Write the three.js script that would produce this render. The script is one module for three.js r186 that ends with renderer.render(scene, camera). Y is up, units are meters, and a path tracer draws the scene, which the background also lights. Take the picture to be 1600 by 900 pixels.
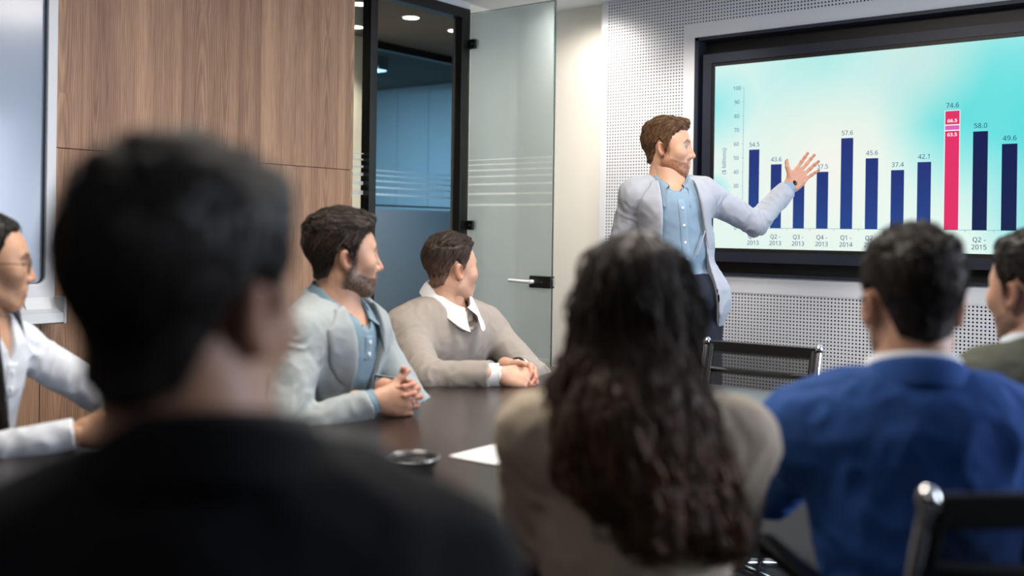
import * as THREE from 'three';
import { RoundedBoxGeometry } from 'three/addons/geometries/RoundedBoxGeometry.js';
import { mergeGeometries } from 'three/addons/utils/BufferGeometryUtils.js';
import { ImprovedNoise } from 'three/addons/math/ImprovedNoise.js';
import { RectAreaLightUniformsLib } from 'three/addons/lights/RectAreaLightUniformsLib.js';

// ------------------------------------------------------------------ camera, light, exposure
const V3 = (x, y, z) => new THREE.Vector3(x, y, z), RAD = Math.PI / 180;
const scene = new THREE.Scene();
scene.background = new THREE.Color(0x000000);
const camera = new THREE.PerspectiveCamera(31.99, 1600 / 900, 0.05, 60);
camera.position.set(0, 1.27, 0);
camera.rotation.order = 'YXZ';
camera.rotation.set(0, 38 * RAD, 0.014);
camera.setViewOffset(1600, 900, 0, 89, 1600, 900);          // shift lens: level camera, horizon above the middle
camera.focus = 4.4;
camera.userData.fStop = 1.5;
scene.add(camera);
const renderer = new THREE.WebGLRenderer({ antialias: true });
renderer.toneMapping = THREE.LinearToneMapping;
renderer.toneMappingExposure = 1.0;
renderer.shadowMap.enabled = true;
RectAreaLightUniformsLib.init();
const LIGHT = { ceiling: 22, window: 12, wash: 9, screen: 1.6, corridor: 6, blue: 22, desk: 7 };

function areaLight(name, color, intensity, w, h, pos, look) {
  const l = new THREE.RectAreaLight(color, intensity, w, h);
  l.name = name; l.position.set(...pos); l.lookAt(...look); scene.add(l); return l;
}
function spot(name, color, intensity, pos, to, angle, penumbra, radius = 1.5) {
  const l = new THREE.SpotLight(color, intensity, 0, angle, penumbra, 2);
  l.name = name; l.position.set(...pos); l.target.position.set(...to); l.castShadow = true; l.shadow.radius = radius;
  scene.add(l, l.target); return l;
}
// ------------------------------------------------------------------ helpers
const taken = new Map();
function numbered(name) { const n = taken.get(name) ?? 0; taken.set(name, n + 1); return n ? name + '_' + String(n).padStart(3, '0') : name; }
function rng(seed) { let s = seed >>> 0; return () => { s = (s + 0x6d2b79f5) >>> 0; let t = Math.imul(s ^ (s >>> 15), 1 | s); t = (t + Math.imul(t ^ (t >>> 7), 61 | t)) ^ t; return ((t ^ (t >>> 14)) >>> 0) / 4294967296; }; }
const noise = new ImprovedNoise(), N3 = (x, y, z) => noise.noise(x + 31.7, y + 17.3, z + 9.1);
const clamp = (x, a, b) => Math.min(b, Math.max(a, x)), mix = (a, b, t) => a + (b - a) * t, sstep = (a, b, x) => { const t = clamp((x - a) / (b - a), 0, 1); return t * t * (3 - 2 * t); };
const shadow = (o) => { o.castShadow = o.receiveShadow = true; return o; };
function mesh(name, geo, mat, parent) { const m = shadow(new THREE.Mesh(geo, mat)); m.name = parent ? name : numbered(name); (parent ?? scene).add(m); return m; }
function group(name, pos = [0, 0, 0], turn = 0, parent) { const g = new THREE.Group(); g.name = parent ? name : numbered(name); g.position.set(...pos); g.rotation.y = turn; (parent ?? scene).add(g); return g; }
function tag(o, label, category, grp) { o.userData.label = label; o.userData.category = category; if (grp) o.userData.group = grp; return o; }
function struct(o) { o.userData.kind = 'structure'; return o; }
function box(x0, x1, y0, y1, z0, z1) { return new THREE.BoxGeometry(x1 - x0, y1 - y0, z1 - z0).translate((x0 + x1) / 2, (y0 + y1) / 2, (z0 + z1) / 2); }
function rbox(x0, x1, y0, y1, z0, z1, r = 0.004, s = 2) { return new RoundedBoxGeometry(x1 - x0, y1 - y0, z1 - z0, s, r).translate((x0 + x1) / 2, (y0 + y1) / 2, (z0 + z1) / 2); }
function tube(points, r, seg = 32, sides = 10, closed = false) { return new THREE.TubeGeometry(new THREE.CatmullRomCurve3(points.map((p) => V3(...p)), closed, 'centripetal'), seg, r, sides, closed); }
function rod(a, b, r, sides = 16) { const d = V3(...b).sub(V3(...a)), g = new THREE.CylinderGeometry(r, r, d.length(), sides); g.translate(0, d.length() / 2, 0); g.applyQuaternion(new THREE.Quaternion().setFromUnitVectors(V3(0, 1, 0), d.normalize())); return g.translate(...a); }
const merge = (list) => mergeGeometries(list.map((g) => { g = g.index ? g.toNonIndexed() : g; for (const k of Object.keys(g.attributes)) if (!['position', 'normal', 'uv'].includes(k)) g.deleteAttribute(k); return g; }));
const std = (color, roughness = 0.6, o = {}) => new THREE.MeshStandardMaterial({ color, roughness, ...o });
const phys = (color, roughness = 0.6, o = {}) => new THREE.MeshPhysicalMaterial({ color, roughness, ...o });
const lin = (r, g, b) => new THREE.Color().setRGB(r, g, b);
function canvasTexture(w, h, draw, srgb = true) { const c = document.createElement('canvas'); c.width = w; c.height = h; draw(c.getContext('2d'), w, h); const t = new THREE.CanvasTexture(c); if (srgb) t.colorSpace = THREE.SRGBColorSpace; t.wrapS = t.wrapT = THREE.RepeatWrapping; return t; }
function dataTexture(w, h, f, srgb = true) {
  const d = new Uint8Array(w * h * 4), c = [0, 0, 0];
  for (let y = 0; y < h; y++) for (let x = 0; x < w; x++) { f(x, y, c); const o = (y * w + x) * 4; d[o] = clamp(c[0], 0, 255); d[o + 1] = clamp(c[1], 0, 255); d[o + 2] = clamp(c[2], 0, 255); d[o + 3] = 255; }
  const t = new THREE.DataTexture(d, w, h); t.magFilter = THREE.LinearFilter; t.minFilter = THREE.LinearFilter; t.wrapS = t.wrapT = THREE.RepeatWrapping; if (srgb) t.colorSpace = THREE.SRGBColorSpace; t.needsUpdate = true; return t;
}

// ------------------------------------------------------------------ signed distance fields and a surface-nets mesher
class Field {
  constructor(list) { this.p = list ? [...list] : []; this.disp = null; }
  cone(a, b, ra, rb, k = 0.02, o = {}) { const dx = b[0] - a[0], dy = b[1] - a[1], dz = b[2] - a[2]; this.p.push({ t: 0, a, d: [dx, dy, dz], l2: dx * dx + dy * dy + dz * dz, l: Math.hypot(dx, dy, dz), ra, rb, k, ...o }); return this; }
  ball(c, r, k = 0.02, o = {}) { this.p.push({ t: 2, c, r, k, ...o }); return this; }
  ell(c, r, k = 0.02, o = {}) { this.p.push({ t: 1, c, r, k, ...o }); return this; }     // o.m: inverse rotation as a 3x3 row list
  cut(fn, k = 0.006) { this.p.push({ t: 3, fn, k, sub: true }); return this; }
  fn() {
    const P = this.p, disp = this.disp;
    return (x, y, z) => {
      let d = 1e3;
      for (let i = 0; i < P.length; i++) {
        const q = P[i]; let e;
        if (q.t === 0) {
          const px = x - q.a[0], py = y - q.a[1], pz = z - q.a[2]; let s = (px * q.d[0] + py * q.d[1] + pz * q.d[2]) / q.l2; const t = s < 0 ? 0 : s > 1 ? 1 : s;
          e = Math.hypot(px - q.d[0] * t, py - q.d[1] * t, pz - q.d[2] * t) - (q.ra + (q.rb - q.ra) * t);
          if (q.flat && s > 0.5) { const over = (s - 1) * q.l; if (over > e) e = over; }
        } else if (q.t === 2) e = Math.hypot(x - q.c[0], y - q.c[1], z - q.c[2]) - q.r;
        else if (q.t === 1) {
          let px = x - q.c[0], py = y - q.c[1], pz = z - q.c[2];
          if (q.m) { const m = q.m, X = m[0] * px + m[1] * py + m[2] * pz, Y = m[3] * px + m[4] * py + m[5] * pz, Z = m[6] * px + m[7] * py + m[8] * pz; px = X; py = Y; pz = Z; }
          const a = px / q.r[0], b = py / q.r[1], c = pz / q.r[2], k0 = Math.sqrt(a * a + b * b + c * c);
          if (k0 < 1e-6) e = -Math.min(...q.r); else { const k1 = Math.hypot(a / q.r[0], b / q.r[1], c / q.r[2]); e = k0 * (k0 - 1) / k1; }
        } else e = q.fn(x, y, z);
        const k = q.k;
        if (q.sub) { e = -e; const h = Math.max(k - Math.abs(d - e), 0) / k; d = Math.max(d, e) + h * h * k * 0.25; } else { const h = Math.max(k - Math.abs(d - e), 0) / k; d = Math.min(d, e) - h * h * k * 0.25; }
      }
      if (disp && d < 0.04 && d > -0.04) d -= disp(x, y, z);
      return d;
    };
  }
}
function rotInv(rx, ry, rz) { const m = new THREE.Matrix4().makeRotationFromEuler(new THREE.Euler(rx, ry, rz)).transpose().elements; return [m[0], m[4], m[8], m[1], m[5], m[9], m[2], m[6], m[10]]; }
function surface(f, lo, hi, h, color) {
  const nx = Math.ceil((hi[0] - lo[0]) / h) + 2, ny = Math.ceil((hi[1] - lo[1]) / h) + 2, nz = Math.ceil((hi[2] - lo[2]) / h) + 2, sy = nx, sz = nx * ny, v = new Float32Array(nx * ny * nz), B = 6, R = B * h * 0.87;
  for (let bz = 0; bz < nz; bz += B) for (let by = 0; by < ny; by += B) for (let bx = 0; bx < nx; bx += B) {
    const d = f(lo[0] + (bx + (B - 1) / 2) * h, lo[1] + (by + (B - 1) / 2) * h, lo[2] + (bz + (B - 1) / 2) * h), far = Math.abs(d) * 0.75 - 0.004 > R;
    const ex = Math.min(bx + B, nx), ey = Math.min(by + B, ny), ez = Math.min(bz + B, nz);
    for (let z = bz; z < ez; z++) for (let y = by; y < ey; y++) for (let x = bx, i = x + y * sy + z * sz; x < ex; x++, i++) v[i] = far ? d : f(lo[0] + x * h, lo[1] + y * h, lo[2] + z * h);
  }
  const id = new Int32Array(nx * ny * nz).fill(-1), pos = [], ix = [], off = [0, 1, sy, sy + 1, sz, sz + 1, sz + sy, sz + sy + 1];
  const E = [[0, 1], [0, 2], [0, 4], [1, 3], [1, 5], [2, 3], [2, 6], [3, 7], [4, 5], [4, 6], [5, 7], [6, 7]];
  for (let z = 0; z < nz - 1; z++) for (let y = 0; y < ny - 1; y++) for (let x = 0; x < nx - 1; x++) {
    const i = x + y * sy + z * sz; let m = 0;
    for (let c = 0; c < 8; c++) if (v[i + off[c]] < 0) m |= 1 << c;
    if (m === 0 || m === 255) continue;
    let px = 0, py = 0, pz = 0, n = 0;
    for (const [a, b] of E) if (((m >> a) ^ (m >> b)) & 1) { const va = v[i + off[a]], vb = v[i + off[b]], t = va / (va - vb); px += mix(a & 1, b & 1, t); py += mix((a >> 1) & 1, (b >> 1) & 1, t); pz += mix(a >> 2, b >> 2, t); n++; }
    id[i] = pos.length / 3; pos.push(lo[0] + (x + px / n) * h, lo[1] + (y + py / n) * h, lo[2] + (z + pz / n) * h);
  }
  const quad = (a, b, c, d, s) => { if (a < 0 || b < 0 || c < 0 || d < 0) return; s ? ix.push(a, b, c, a, c, d) : ix.push(a, c, b, a, d, c); };
  for (let z = 1; z < nz - 1; z++) for (let y = 1; y < ny - 1; y++) for (let x = 1; x < nx - 1; x++) {
    const i = x + y * sy + z * sz, s = v[i] < 0;
    if (s !== v[i + 1] < 0) quad(id[i - sy - sz], id[i - sz], id[i], id[i - sy], s);
    if (s !== v[i + sy] < 0) quad(id[i - 1 - sz], id[i - 1], id[i], id[i - sz], s);
    if (s !== v[i + sz] < 0) quad(id[i - 1 - sy], id[i - sy], id[i], id[i - 1], s);
  }
  const n = pos.length / 3, P = new Float32Array(pos), nor = new Float32Array(n * 3), e = h * 0.6;
  for (let i = 0; i < n; i++) {
    const x = P[i * 3], y = P[i * 3 + 1], z = P[i * 3 + 2], gx = f(x + e, y, z) - f(x - e, y, z), gy = f(x, y + e, z) - f(x, y - e, z), gz = f(x, y, z + e) - f(x, y, z - e), l = Math.hypot(gx, gy, gz) || 1;
    nor[i * 3] = gx / l; nor[i * 3 + 1] = gy / l; nor[i * 3 + 2] = gz / l;
  }
  const g = new THREE.BufferGeometry();
  g.setAttribute('position', new THREE.BufferAttribute(P, 3)); g.setAttribute('normal', new THREE.BufferAttribute(nor, 3)); g.setIndex(ix);
  if (color) { const C = new Float32Array(n * 3), c = [0, 0, 0]; for (let i = 0; i < n; i++) { color(P[i * 3], P[i * 3 + 1], P[i * 3 + 2], c); C.set(c, i * 3); } g.setAttribute('color', new THREE.BufferAttribute(C, 3)); }
  return g;
}
// strands: tapering tubes collected into one geometry
class Strands {
  constructor() { this.p = []; this.n = []; this.c = []; this.i = []; }
  add(pts, r, color, sides = 4, tip = 0.15, flat = 0.6) {
    const base = this.p.length / 3, m = pts.length, T = V3(), U = V3(), W = V3(), up = V3(0.31, 0.2, 0.93);
    for (let k = 0; k < m; k++) {
      const a = pts[Math.max(0, k - 1)], b = pts[Math.min(m - 1, k + 1)]; T.set(b[0] - a[0], b[1] - a[1], b[2] - a[2]).normalize();
      const nn = pts[k][3]; U.copy(nn ?? up).cross(T).normalize(); W.copy(T).cross(U);
      const s = k / (m - 1), rr = r * (s < 0.15 ? mix(0.6, 1, s / 0.15) : mix(1, tip, Math.pow((s - 0.15) / 0.85, 2.2)));
      for (let j = 0; j < sides; j++) { const q = j / sides * Math.PI * 2, cu = Math.cos(q), cw = Math.sin(q) * flat; this.p.push(pts[k][0] + (U.x * cu + W.x * cw) * rr, pts[k][1] + (U.y * cu + W.y * cw) * rr, pts[k][2] + (U.z * cu + W.z * cw) * rr); const nx = U.x * cu + W.x * cw, ny = U.y * cu + W.y * cw, nz = U.z * cu + W.z * cw, l = Math.hypot(nx, ny, nz) || 1; this.n.push(nx / l, ny / l, nz / l); const cc = typeof color === 'function' ? color(s) : color; this.c.push(cc[0], cc[1], cc[2]); }
      if (k) for (let j = 0; j < sides; j++) { const a0 = base + (k - 1) * sides + j, a1 = base + (k - 1) * sides + (j + 1) % sides, b0 = a0 + sides, b1 = a1 + sides; this.i.push(a0, a1, b1, a0, b1, b0); }
    }
  }
  geo() { const g = new THREE.BufferGeometry(); g.setAttribute('position', new THREE.Float32BufferAttribute(this.p, 3)); g.setAttribute('normal', new THREE.Float32BufferAttribute(this.n, 3)); g.setAttribute('color', new THREE.Float32BufferAttribute(this.c, 3)); g.setIndex(this.i); return g; }
}
// ------------------------------------------------------------------ materials of the room
const woodMap = dataTexture(1536, 1024, (() => {
  // vertical veneer leaves: 3.0 m across, 2.0 m high
  const r = rng(5), leaves = []; let x = 0; while (x < 3) { const w = 0.09 + r() * 0.13; leaves.push({ x0: x, w, tone: r(), c: 0.3 + r() * 0.4, ph: r() * 50, cath: r() < 0.6 }); x += w; }
  return (px, py, o) => {
    const u = px / 1536 * 3, v = py / 1024 * 2; let L = leaves[0]; for (const l of leaves) if (u >= l.x0) L = l;
    const t = (u - L.x0) / L.w, wob = N3(u * 3, v * 0.9, L.ph) * 0.35;
    const dx = (t - L.c + wob * 0.35) * L.w, arch = L.cath ? Math.sqrt(dx * dx * 900 + Math.pow((v + L.ph) % 2 - 1 + wob * 0.4, 2) * 1.6 + 0.02) : Math.abs(dx) * 30 + v * 0.3;
    const rings = 0.5 + 0.5 * Math.sin(arch * 26 + N3(u * 12, v * 1.2, L.ph) * 3), fine = N3(u * 130, v * 4, 3) * 0.5 + N3(u * 330, v * 11, 8) * 0.5, streak = N3(u * 22, v * 0.5, L.ph + 5);
    const k = clamp(0.52 + (L.tone - 0.5) * 0.38 + (rings - 0.5) * 0.3 + fine * 0.42 + streak * 0.32 - (t < 0.02 ? 0.25 : 0), 0, 1);
    o[0] = mix(124, 196, k); o[1] = mix(90, 157, k); o[2] = mix(69, 126, k);
  };
})());
const M = {
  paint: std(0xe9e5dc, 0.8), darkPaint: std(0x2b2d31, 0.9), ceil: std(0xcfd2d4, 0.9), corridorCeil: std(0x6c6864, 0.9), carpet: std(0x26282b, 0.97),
  wood: std(0xffffff, 0.55, { map: woodMap }), backing: std(0x3a2c22, 0.9), black: std(0x0b0c0e, 0.45), frame: std(0x0a0b0d, 0.38), navy: std(0x1b2130, 0.45), steel: std(0xc8ccd0, 0.28, { metalness: 1 }), chrome: std(0xe6e8ea, 0.12, { metalness: 1 }),
  glass: phys(0xf0f5f6, 0.03, { transmission: 1, thickness: 0, ior: 1.5, side: THREE.DoubleSide }), edge: std(0x27403e, 0.2),
  frost: phys(0xeef3f4, 0.55, { transmission: 0.82, thickness: 0, side: THREE.DoubleSide }), stripe: phys(0xf4f8f8, 0.9, { transmission: 0.5, thickness: 0, side: THREE.DoubleSide }),
  blueWall: std(0xc3d4dc, 0.7), beige: std(0xd9d2bf, 0.8), panelPaint: std(0xdadde3, 0.55), felt: std(0x050506, 1),
};
const holeMap = dataTexture(64, 64, (x, y, o) => { const r = Math.hypot(x - 31.5, y - 31.5) / 64; o[0] = o[1] = o[2] = 255 * sstep(0.225, 0.275, r); }, false);
M.perf = std(0xdadde3, 0.55, { alphaMap: holeMap, alphaTest: 0.5, side: THREE.DoubleSide });

// ------------------------------------------------------------------ the setting
const CEIL = 2.63, XR = 2.3, ZB = 2.4;
struct(mesh('floor', box(-9, XR + 0.2, -0.2, 0, -8.2, ZB + 0.2), M.carpet));
struct(mesh('ceiling', box(-3.93, XR + 0.2, CEIL, CEIL + 0.2, -5.3, ZB + 0.2), M.ceil));
struct(mesh('wall_right', (() => { const s = new THREE.Shape([new THREE.Vector2(-5.3, 0), new THREE.Vector2(ZB + 0.2, 0), new THREE.Vector2(ZB + 0.2, CEIL), new THREE.Vector2(-5.3, CEIL)]); return merge([box(XR, XR + 0.2, 0, 0.7, -5.3, ZB + 0.2), box(XR, XR + 0.2, 2.35, CEIL, -5.3, ZB + 0.2), box(XR, XR + 0.2, 0.7, 2.35, -5.3, -4.75), box(XR, XR + 0.2, 0.7, 2.35, -2.9, ZB + 0.2)]); })(), M.darkPaint));  // unseen side wall, kept dark to throw little light back
struct(mesh('wall_back', box(-4.2, XR + 0.2, 0, CEIL, ZB, ZB + 0.2), M.darkPaint));  // out of view, painted dark so the near backs stay unlit
// unseen window in the right wall, placed to light the room from there
const win = struct(group('window_1', [XR, 0, 0]));
mesh('window_frame', merge([box(-0.02, 0.1, 0.66, 0.72, -4.8, -2.86), box(-0.02, 0.1, 2.33, 2.39, -4.8, -2.86), box(-0.02, 0.1, 0.72, 2.33, -4.8, -4.74), box(-0.02, 0.1, 0.72, 2.33, -2.92, -2.86)]), M.frame, win);
mesh('window_pane', box(0.06, 0.08, 0.7, 2.35, -4.78, -2.88), std(0xffffff, 0.6, { emissive: 0xdfeaff, emissiveIntensity: 2.2 }), win);
areaLight('window_daylight', 0xe6eeff, LIGHT.window, 1.8, 1.6, [XR - 0.03, 1.52, -3.83], [-3, 1.2, -3.2]);

{ // second unseen window, beyond the display, placed to shine in the whiteboard
  const w = struct(group('window_4', [1.82, 0.9, -5.0]));
  mesh('window_frame', merge([box(-0.42, 0.42, -0.04, 0, -0.02, 0.05), box(-0.42, 0.42, 0.86, 0.9, -0.02, 0.05), box(-0.42, -0.38, 0, 0.86, -0.02, 0.05), box(0.38, 0.42, 0, 0.86, -0.02, 0.05)]), M.frame, w);
  mesh('window_pane', box(-0.38, 0.38, 0, 0.86, 0.0, 0.015), std(0xffffff, 0.6, { emissive: 0xeef4ff, emissiveIntensity: 9 }), w);
}
// left wall: veneered wood panels in three courses on a backing
const wl = struct(group('wall_left', [0, 0, 0]));
mesh('backing', box(-4.06, -3.922, 0, CEIL, -3.632, ZB + 0.2), M.backing, wl);
{
  const ys = [0.0, 0.685, 1.577, CEIL], zs = [-3.63, -1.98, -0.33, 1.32, ZB]; let k = 0;
  for (let r = 0; r < 3; r++) for (let c = 0; c < 4; c++) {
    const g = rbox(-3.924, -3.9, ys[r] + 0.0015, ys[r + 1] - 0.0015, zs[c] + (c ? 0.0015 : 0), zs[c + 1] - 0.0015, 0.001, 1), p = g.attributes.position, uv = g.attributes.uv;
    for (let i = 0; i < p.count; i++) uv.setXY(i, (p.getZ(i) + c * 0.31 + 3.7) / 3.0, (p.getY(i) - ys[r] + 0.05 + c * 0.02) / 2.0);
    mesh('panel', g, M.wood, wl);
  }
}
// glazed partition: side light, posts and head rail
const sl = struct(group('window_2'));
mesh('pane', box(-3.955, -3.943, 0.02, 2.53, -3.75, -3.632), M.glass, sl);
for (const [a, b] of [[1.675, 0.006], [1.645, 0.009], [1.61, 0.013], [1.57, 0.016], [1.525, 0.02], [1.475, 0.022]]) mesh('frosted_stripe', box(-3.9425, -3.9415, a - b, a, -3.745, -3.632), M.stripe, sl);
struct(mesh('trim_1', rbox(-3.965, -3.9, 0, 2.53, -3.80, -3.748, 0.003), M.frame));
struct(mesh('trim_2', rbox(-3.965, -3.9, 0, 2.53, -4.562, -4.487, 0.003), M.frame));
struct(mesh('trim_3', rbox(-3.965, -3.9, 2.528, 2.588, -4.562, -3.632, 0.003), M.frame));
struct(mesh('trim_4', box(-3.968, -3.955, 0, 2.53, -4.487, -4.479), M.steel));
struct(mesh('wall_header', box(-3.97, -3.91, 2.588, CEIL, -4.562, -3.632), M.ceil));
struct(mesh('wall_return', box(-4.03, -3.93, 0, CEIL, -5.2, -4.562), M.paint));
struct(mesh('wall_front', merge([box(-4.03, -2.66, 0, CEIL, -5.25, -5.065), box(-0.6, XR + 0.2, 0, CEIL, -5.25, -5.065), box(-2.66, -0.6, 0, 1.0, -5.25, -5.065), box(-2.66, -0.6, 2.38, CEIL, -5.25, -5.065), box(-2.66, -0.6, 1.0, 2.38, -5.25, -5.14)]), M.paint));
// perforated acoustic panels round the screen niche
{
  const wp = struct(group('wall_panelling', [0, 0, -5.0])), P = 0.01805, x0 = -3.213, y0 = 2.4305;
  const plain = (n, a, b, c, d) => mesh(n, box(a, b, c, d, -0.004, 0), M.panelPaint, wp);
  const holes = (a, nx, c, ny) => { const w = nx * P, h = ny * P, g = new THREE.PlaneGeometry(w, h).translate(a + w / 2, c + h / 2, -0.002), uv = g.attributes.uv; for (let i = 0; i < uv.count; i++) uv.setXY(i, uv.getX(i) * nx, uv.getY(i) * ny); mesh('perforated_sheet', g, M.perf, wp); };
  const nx = 28, xr = x0 + nx * P, nr = Math.floor((XR - xr) / P), nt = 11, nb = 53, yb = 0.957 - nb * P, top = y0 + nt * P, nm = Math.round((y0 - yb) / P);
  holes(x0, nx, y0, nt); holes(xr, nr, y0, nt); holes(x0, nx, y0 - nm * P, nm); holes(xr, nr, yb, nb);
  plain('edge_strip', -3.253, x0, 0, CEIL);
  plain('surround', xr, -2.631, 0.957, y0); plain('surround', -2.631, XR, 2.35, y0); plain('surround', -2.631, XR, 0.957, 1.046); plain('surround', -0.64, XR, 1.046, 2.35);
  mesh('end_cap', box(-3.253, -3.249, 0, CEIL, -0.065, -0.004), M.panelPaint, wp);
  mesh('black_felt', merge([box(-3.248, -2.66, 0, CEIL, -0.062, -0.045), box(-2.66, -0.6, 0, 1.0, -0.062, -0.045), box(-2.66, -0.6, 2.39, CEIL, -0.062, -0.045), box(-0.6, XR, 0, CEIL, -0.062, -0.045)]), M.felt, wp);
}
{ // niche lining and trim
  const n = struct(group('trim_5', [0, 0, -5.0]));
  mesh('niche_trim', merge([box(-2.634, -2.612, 1.046, 2.352, -0.13, 0.012), box(-0.655, -0.636, 1.046, 2.352, -0.13, 0.012), box(-2.634, -0.636, 2.334, 2.352, -0.13, 0.012), box(-2.634, -0.636, 1.046, 1.06, -0.13, 0.012)]), M.navy, n);
  mesh('niche_back', box(-2.62, -0.65, 1.05, 2.35, -0.135, -0.075), M.black, n);
}
// the door leaf, open at a right angle to the partition
{
  const d = struct(group('door_1', [-3.895, 0, -4.56]));
  mesh('glass_leaf', box(0, 0.62, 0.015, 2.562, -0.005, 0.005), M.glass, d);
  mesh('leaf_edge', merge([box(0.6195, 0.6225, 0.015, 2.562, -0.0052, 0.0052), box(0, 0.62, 2.561, 2.5635, -0.0052, 0.0052)]), M.edge, d);
  // frosted film in bands: thin clear lines between them, closer together towards the top
  const lines = [[1.69, 0.005], [1.662, 0.007], [1.63, 0.009], [1.593, 0.009], [1.548, 0.011], [1.492, 0.011], [1.428, 0.012]];
  lines.forEach(([y, t], i) => mesh('frosted_band', box(0.004, 0.616, i < 6 ? lines[i + 1][0] : 0.56, y - t, 0.0053, 0.006), M.frost, d));
  mesh('frosted_band', box(0.004, 0.616, 1.69, 2.555, 0.0053, 0.006), phys(0xeef3f4, 0.45, { transmission: 0.86, thickness: 0, side: THREE.DoubleSide }), d);
  for (const y of [2.377, 1.301]) { const h = mesh('hinge', rbox(-0.03, 0.05, y - 0.028, y + 0.028, -0.02, 0.022, 0.004), M.black, d); mesh('hinge_screw', rod([0.03, y, 0.021], [0.03, y, 0.0235], 0.006), M.steel, h); }
  const y = 0.986, lk = mesh('lock_case', rbox(0.475, 0.625, y - 0.034, y + 0.034, -0.018, 0.02, 0.004), M.black, d);
  mesh('lever', merge([rod([0.5, y, 0.018], [0.5, y, 0.055], 0.011), tube([[0.505, y, 0.052], [0.46, y, 0.056], [0.40, y + 0.002, 0.056], [0.355, y + 0.003, 0.054]], 0.0095, 24, 12)]), std(0xeef0f2, 0.3), lk);
  mesh('keyhole', merge([rod([0.565, y, 0.018], [0.565, y, 0.024], 0.007), rod([0.55, y, 0.018], [0.55, y, 0.021], 0.004)]), M.chrome, lk);
  mesh('latch', rbox(0.622, 0.636, y - 0.022, y + 0.022, -0.008, 0.008, 0.003), M.steel, lk);
}
// corridor and the room across it
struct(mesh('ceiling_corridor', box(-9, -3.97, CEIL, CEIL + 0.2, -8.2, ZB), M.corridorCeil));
struct(mesh('wall_corridor', merge([box(-4.03, -3.93, 0, CEIL, -8.2, -5.25), box(-9, -3.93, 0, CEIL, -8.3, -8.2), box(-9, -4.06, 0, CEIL, -2.2, -2.1), box(-9.2, -9, 0, CEIL, -8.2, -2.1)]), M.beige));
{
  const w = struct(group('window_3', [-5.27, 0, 0]));
  mesh('pane', box(-0.006, 0.006, 0.03, 2.58, -7.9, -5.05), phys(0xc8dce6, 0.04, { transmission: 1, thickness: 0, side: THREE.DoubleSide }), w);
  mesh('head_rail', box(-0.03, 0.03, 2.575, CEIL, -8.2, -5.05), M.frame, w);
  mesh('end_panel', box(-0.04, 0.04, 0, CEIL, -5.05, -2.2), M.beige, w);
  for (const [a, b] of [[1.70, 0.006], [1.665, 0.008], [1.625, 0.01], [1.58, 0.012], [1.53, 0.014]]) mesh('frosted_stripe', box(0.007, 0.008, a - b, a, -7.9, -5.05), phys(0xcfe0ea, 0.9, { transmission: 0.5, thickness: 0, side: THREE.DoubleSide }), w);
  mesh('dark_strip', box(0.007, 0.009, 1.437, 1.449, -7.9, -5.05), M.frame, w);
  mesh('frosted_film', box(0.007, 0.008, 0.05, 1.42, -7.9, -5.05), phys(0x9fb2bd, 0.7, { transmission: 0.75, thickness: 0, side: THREE.DoubleSide }), w);
  const b = struct(group('wall_blue', [0, 0, -6.95]));
  for (let i = 0; i < 9; i++) mesh('panel', rbox(-8.9 + i * 0.41, -8.9 + i * 0.41 + 0.405, 0, CEIL, -0.03, 0, 0.002, 1), M.blueWall, b);
}
{ // corridor downlights
  const ws = [['nearest the glass side light above the doorway', -4.469, -4.197], ['in the middle of the doorway row', -4.483, -4.657], ['beside the hinge post of the doorway', -4.521, -5.135], ['low behind the glass side light', -5.0, -4.66]];
  ws.forEach(([w, x, z], i) => {
    const g = tag(group('downlight', [x, CEIL, z]), 'small round white recessed downlight, ' + w, 'downlight', 'corridor downlights');
    mesh('bezel', new THREE.TorusGeometry(0.055, 0.006, 8, 32).rotateX(Math.PI / 2), M.steel, g);
    mesh('lamp_disc', new THREE.CylinderGeometry(0.052, 0.052, 0.006, 32).translate(0, -0.003, 0), std(0xffffff, 0.5, { emissive: 0xfff2dd, emissiveIntensity: 6 }), g);
    spot('downlight_beam_' + i, 0xfff4e8, LIGHT.corridor, [x, CEIL - 0.02, z], [x, 0, z], 0.9, 0.8);
  });
  const t = tag(group('linear_light', [-6.0, 2.53, -5.62]), 'slim glowing strip light on the ceiling of the blue room across the corridor', 'light');
  mesh('housing', rbox(-0.3, 0.3, 0.0, 0.1, -0.05, 0.05, 0.004), M.steel, t);
  mesh('lamp_strip', box(-0.29, 0.29, -0.008, 0, -0.04, 0.04), std(0xffffff, 0.5, { emissive: 0xcfe9ff, emissiveIntensity: 4 }), t);
  areaLight('linear_light_beam', 0xd2e6f4, LIGHT.blue * 6, 1.0, 0.2, [-6.2, 2.5, -5.2], [-6.2, 0, -5.6]);
}
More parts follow.
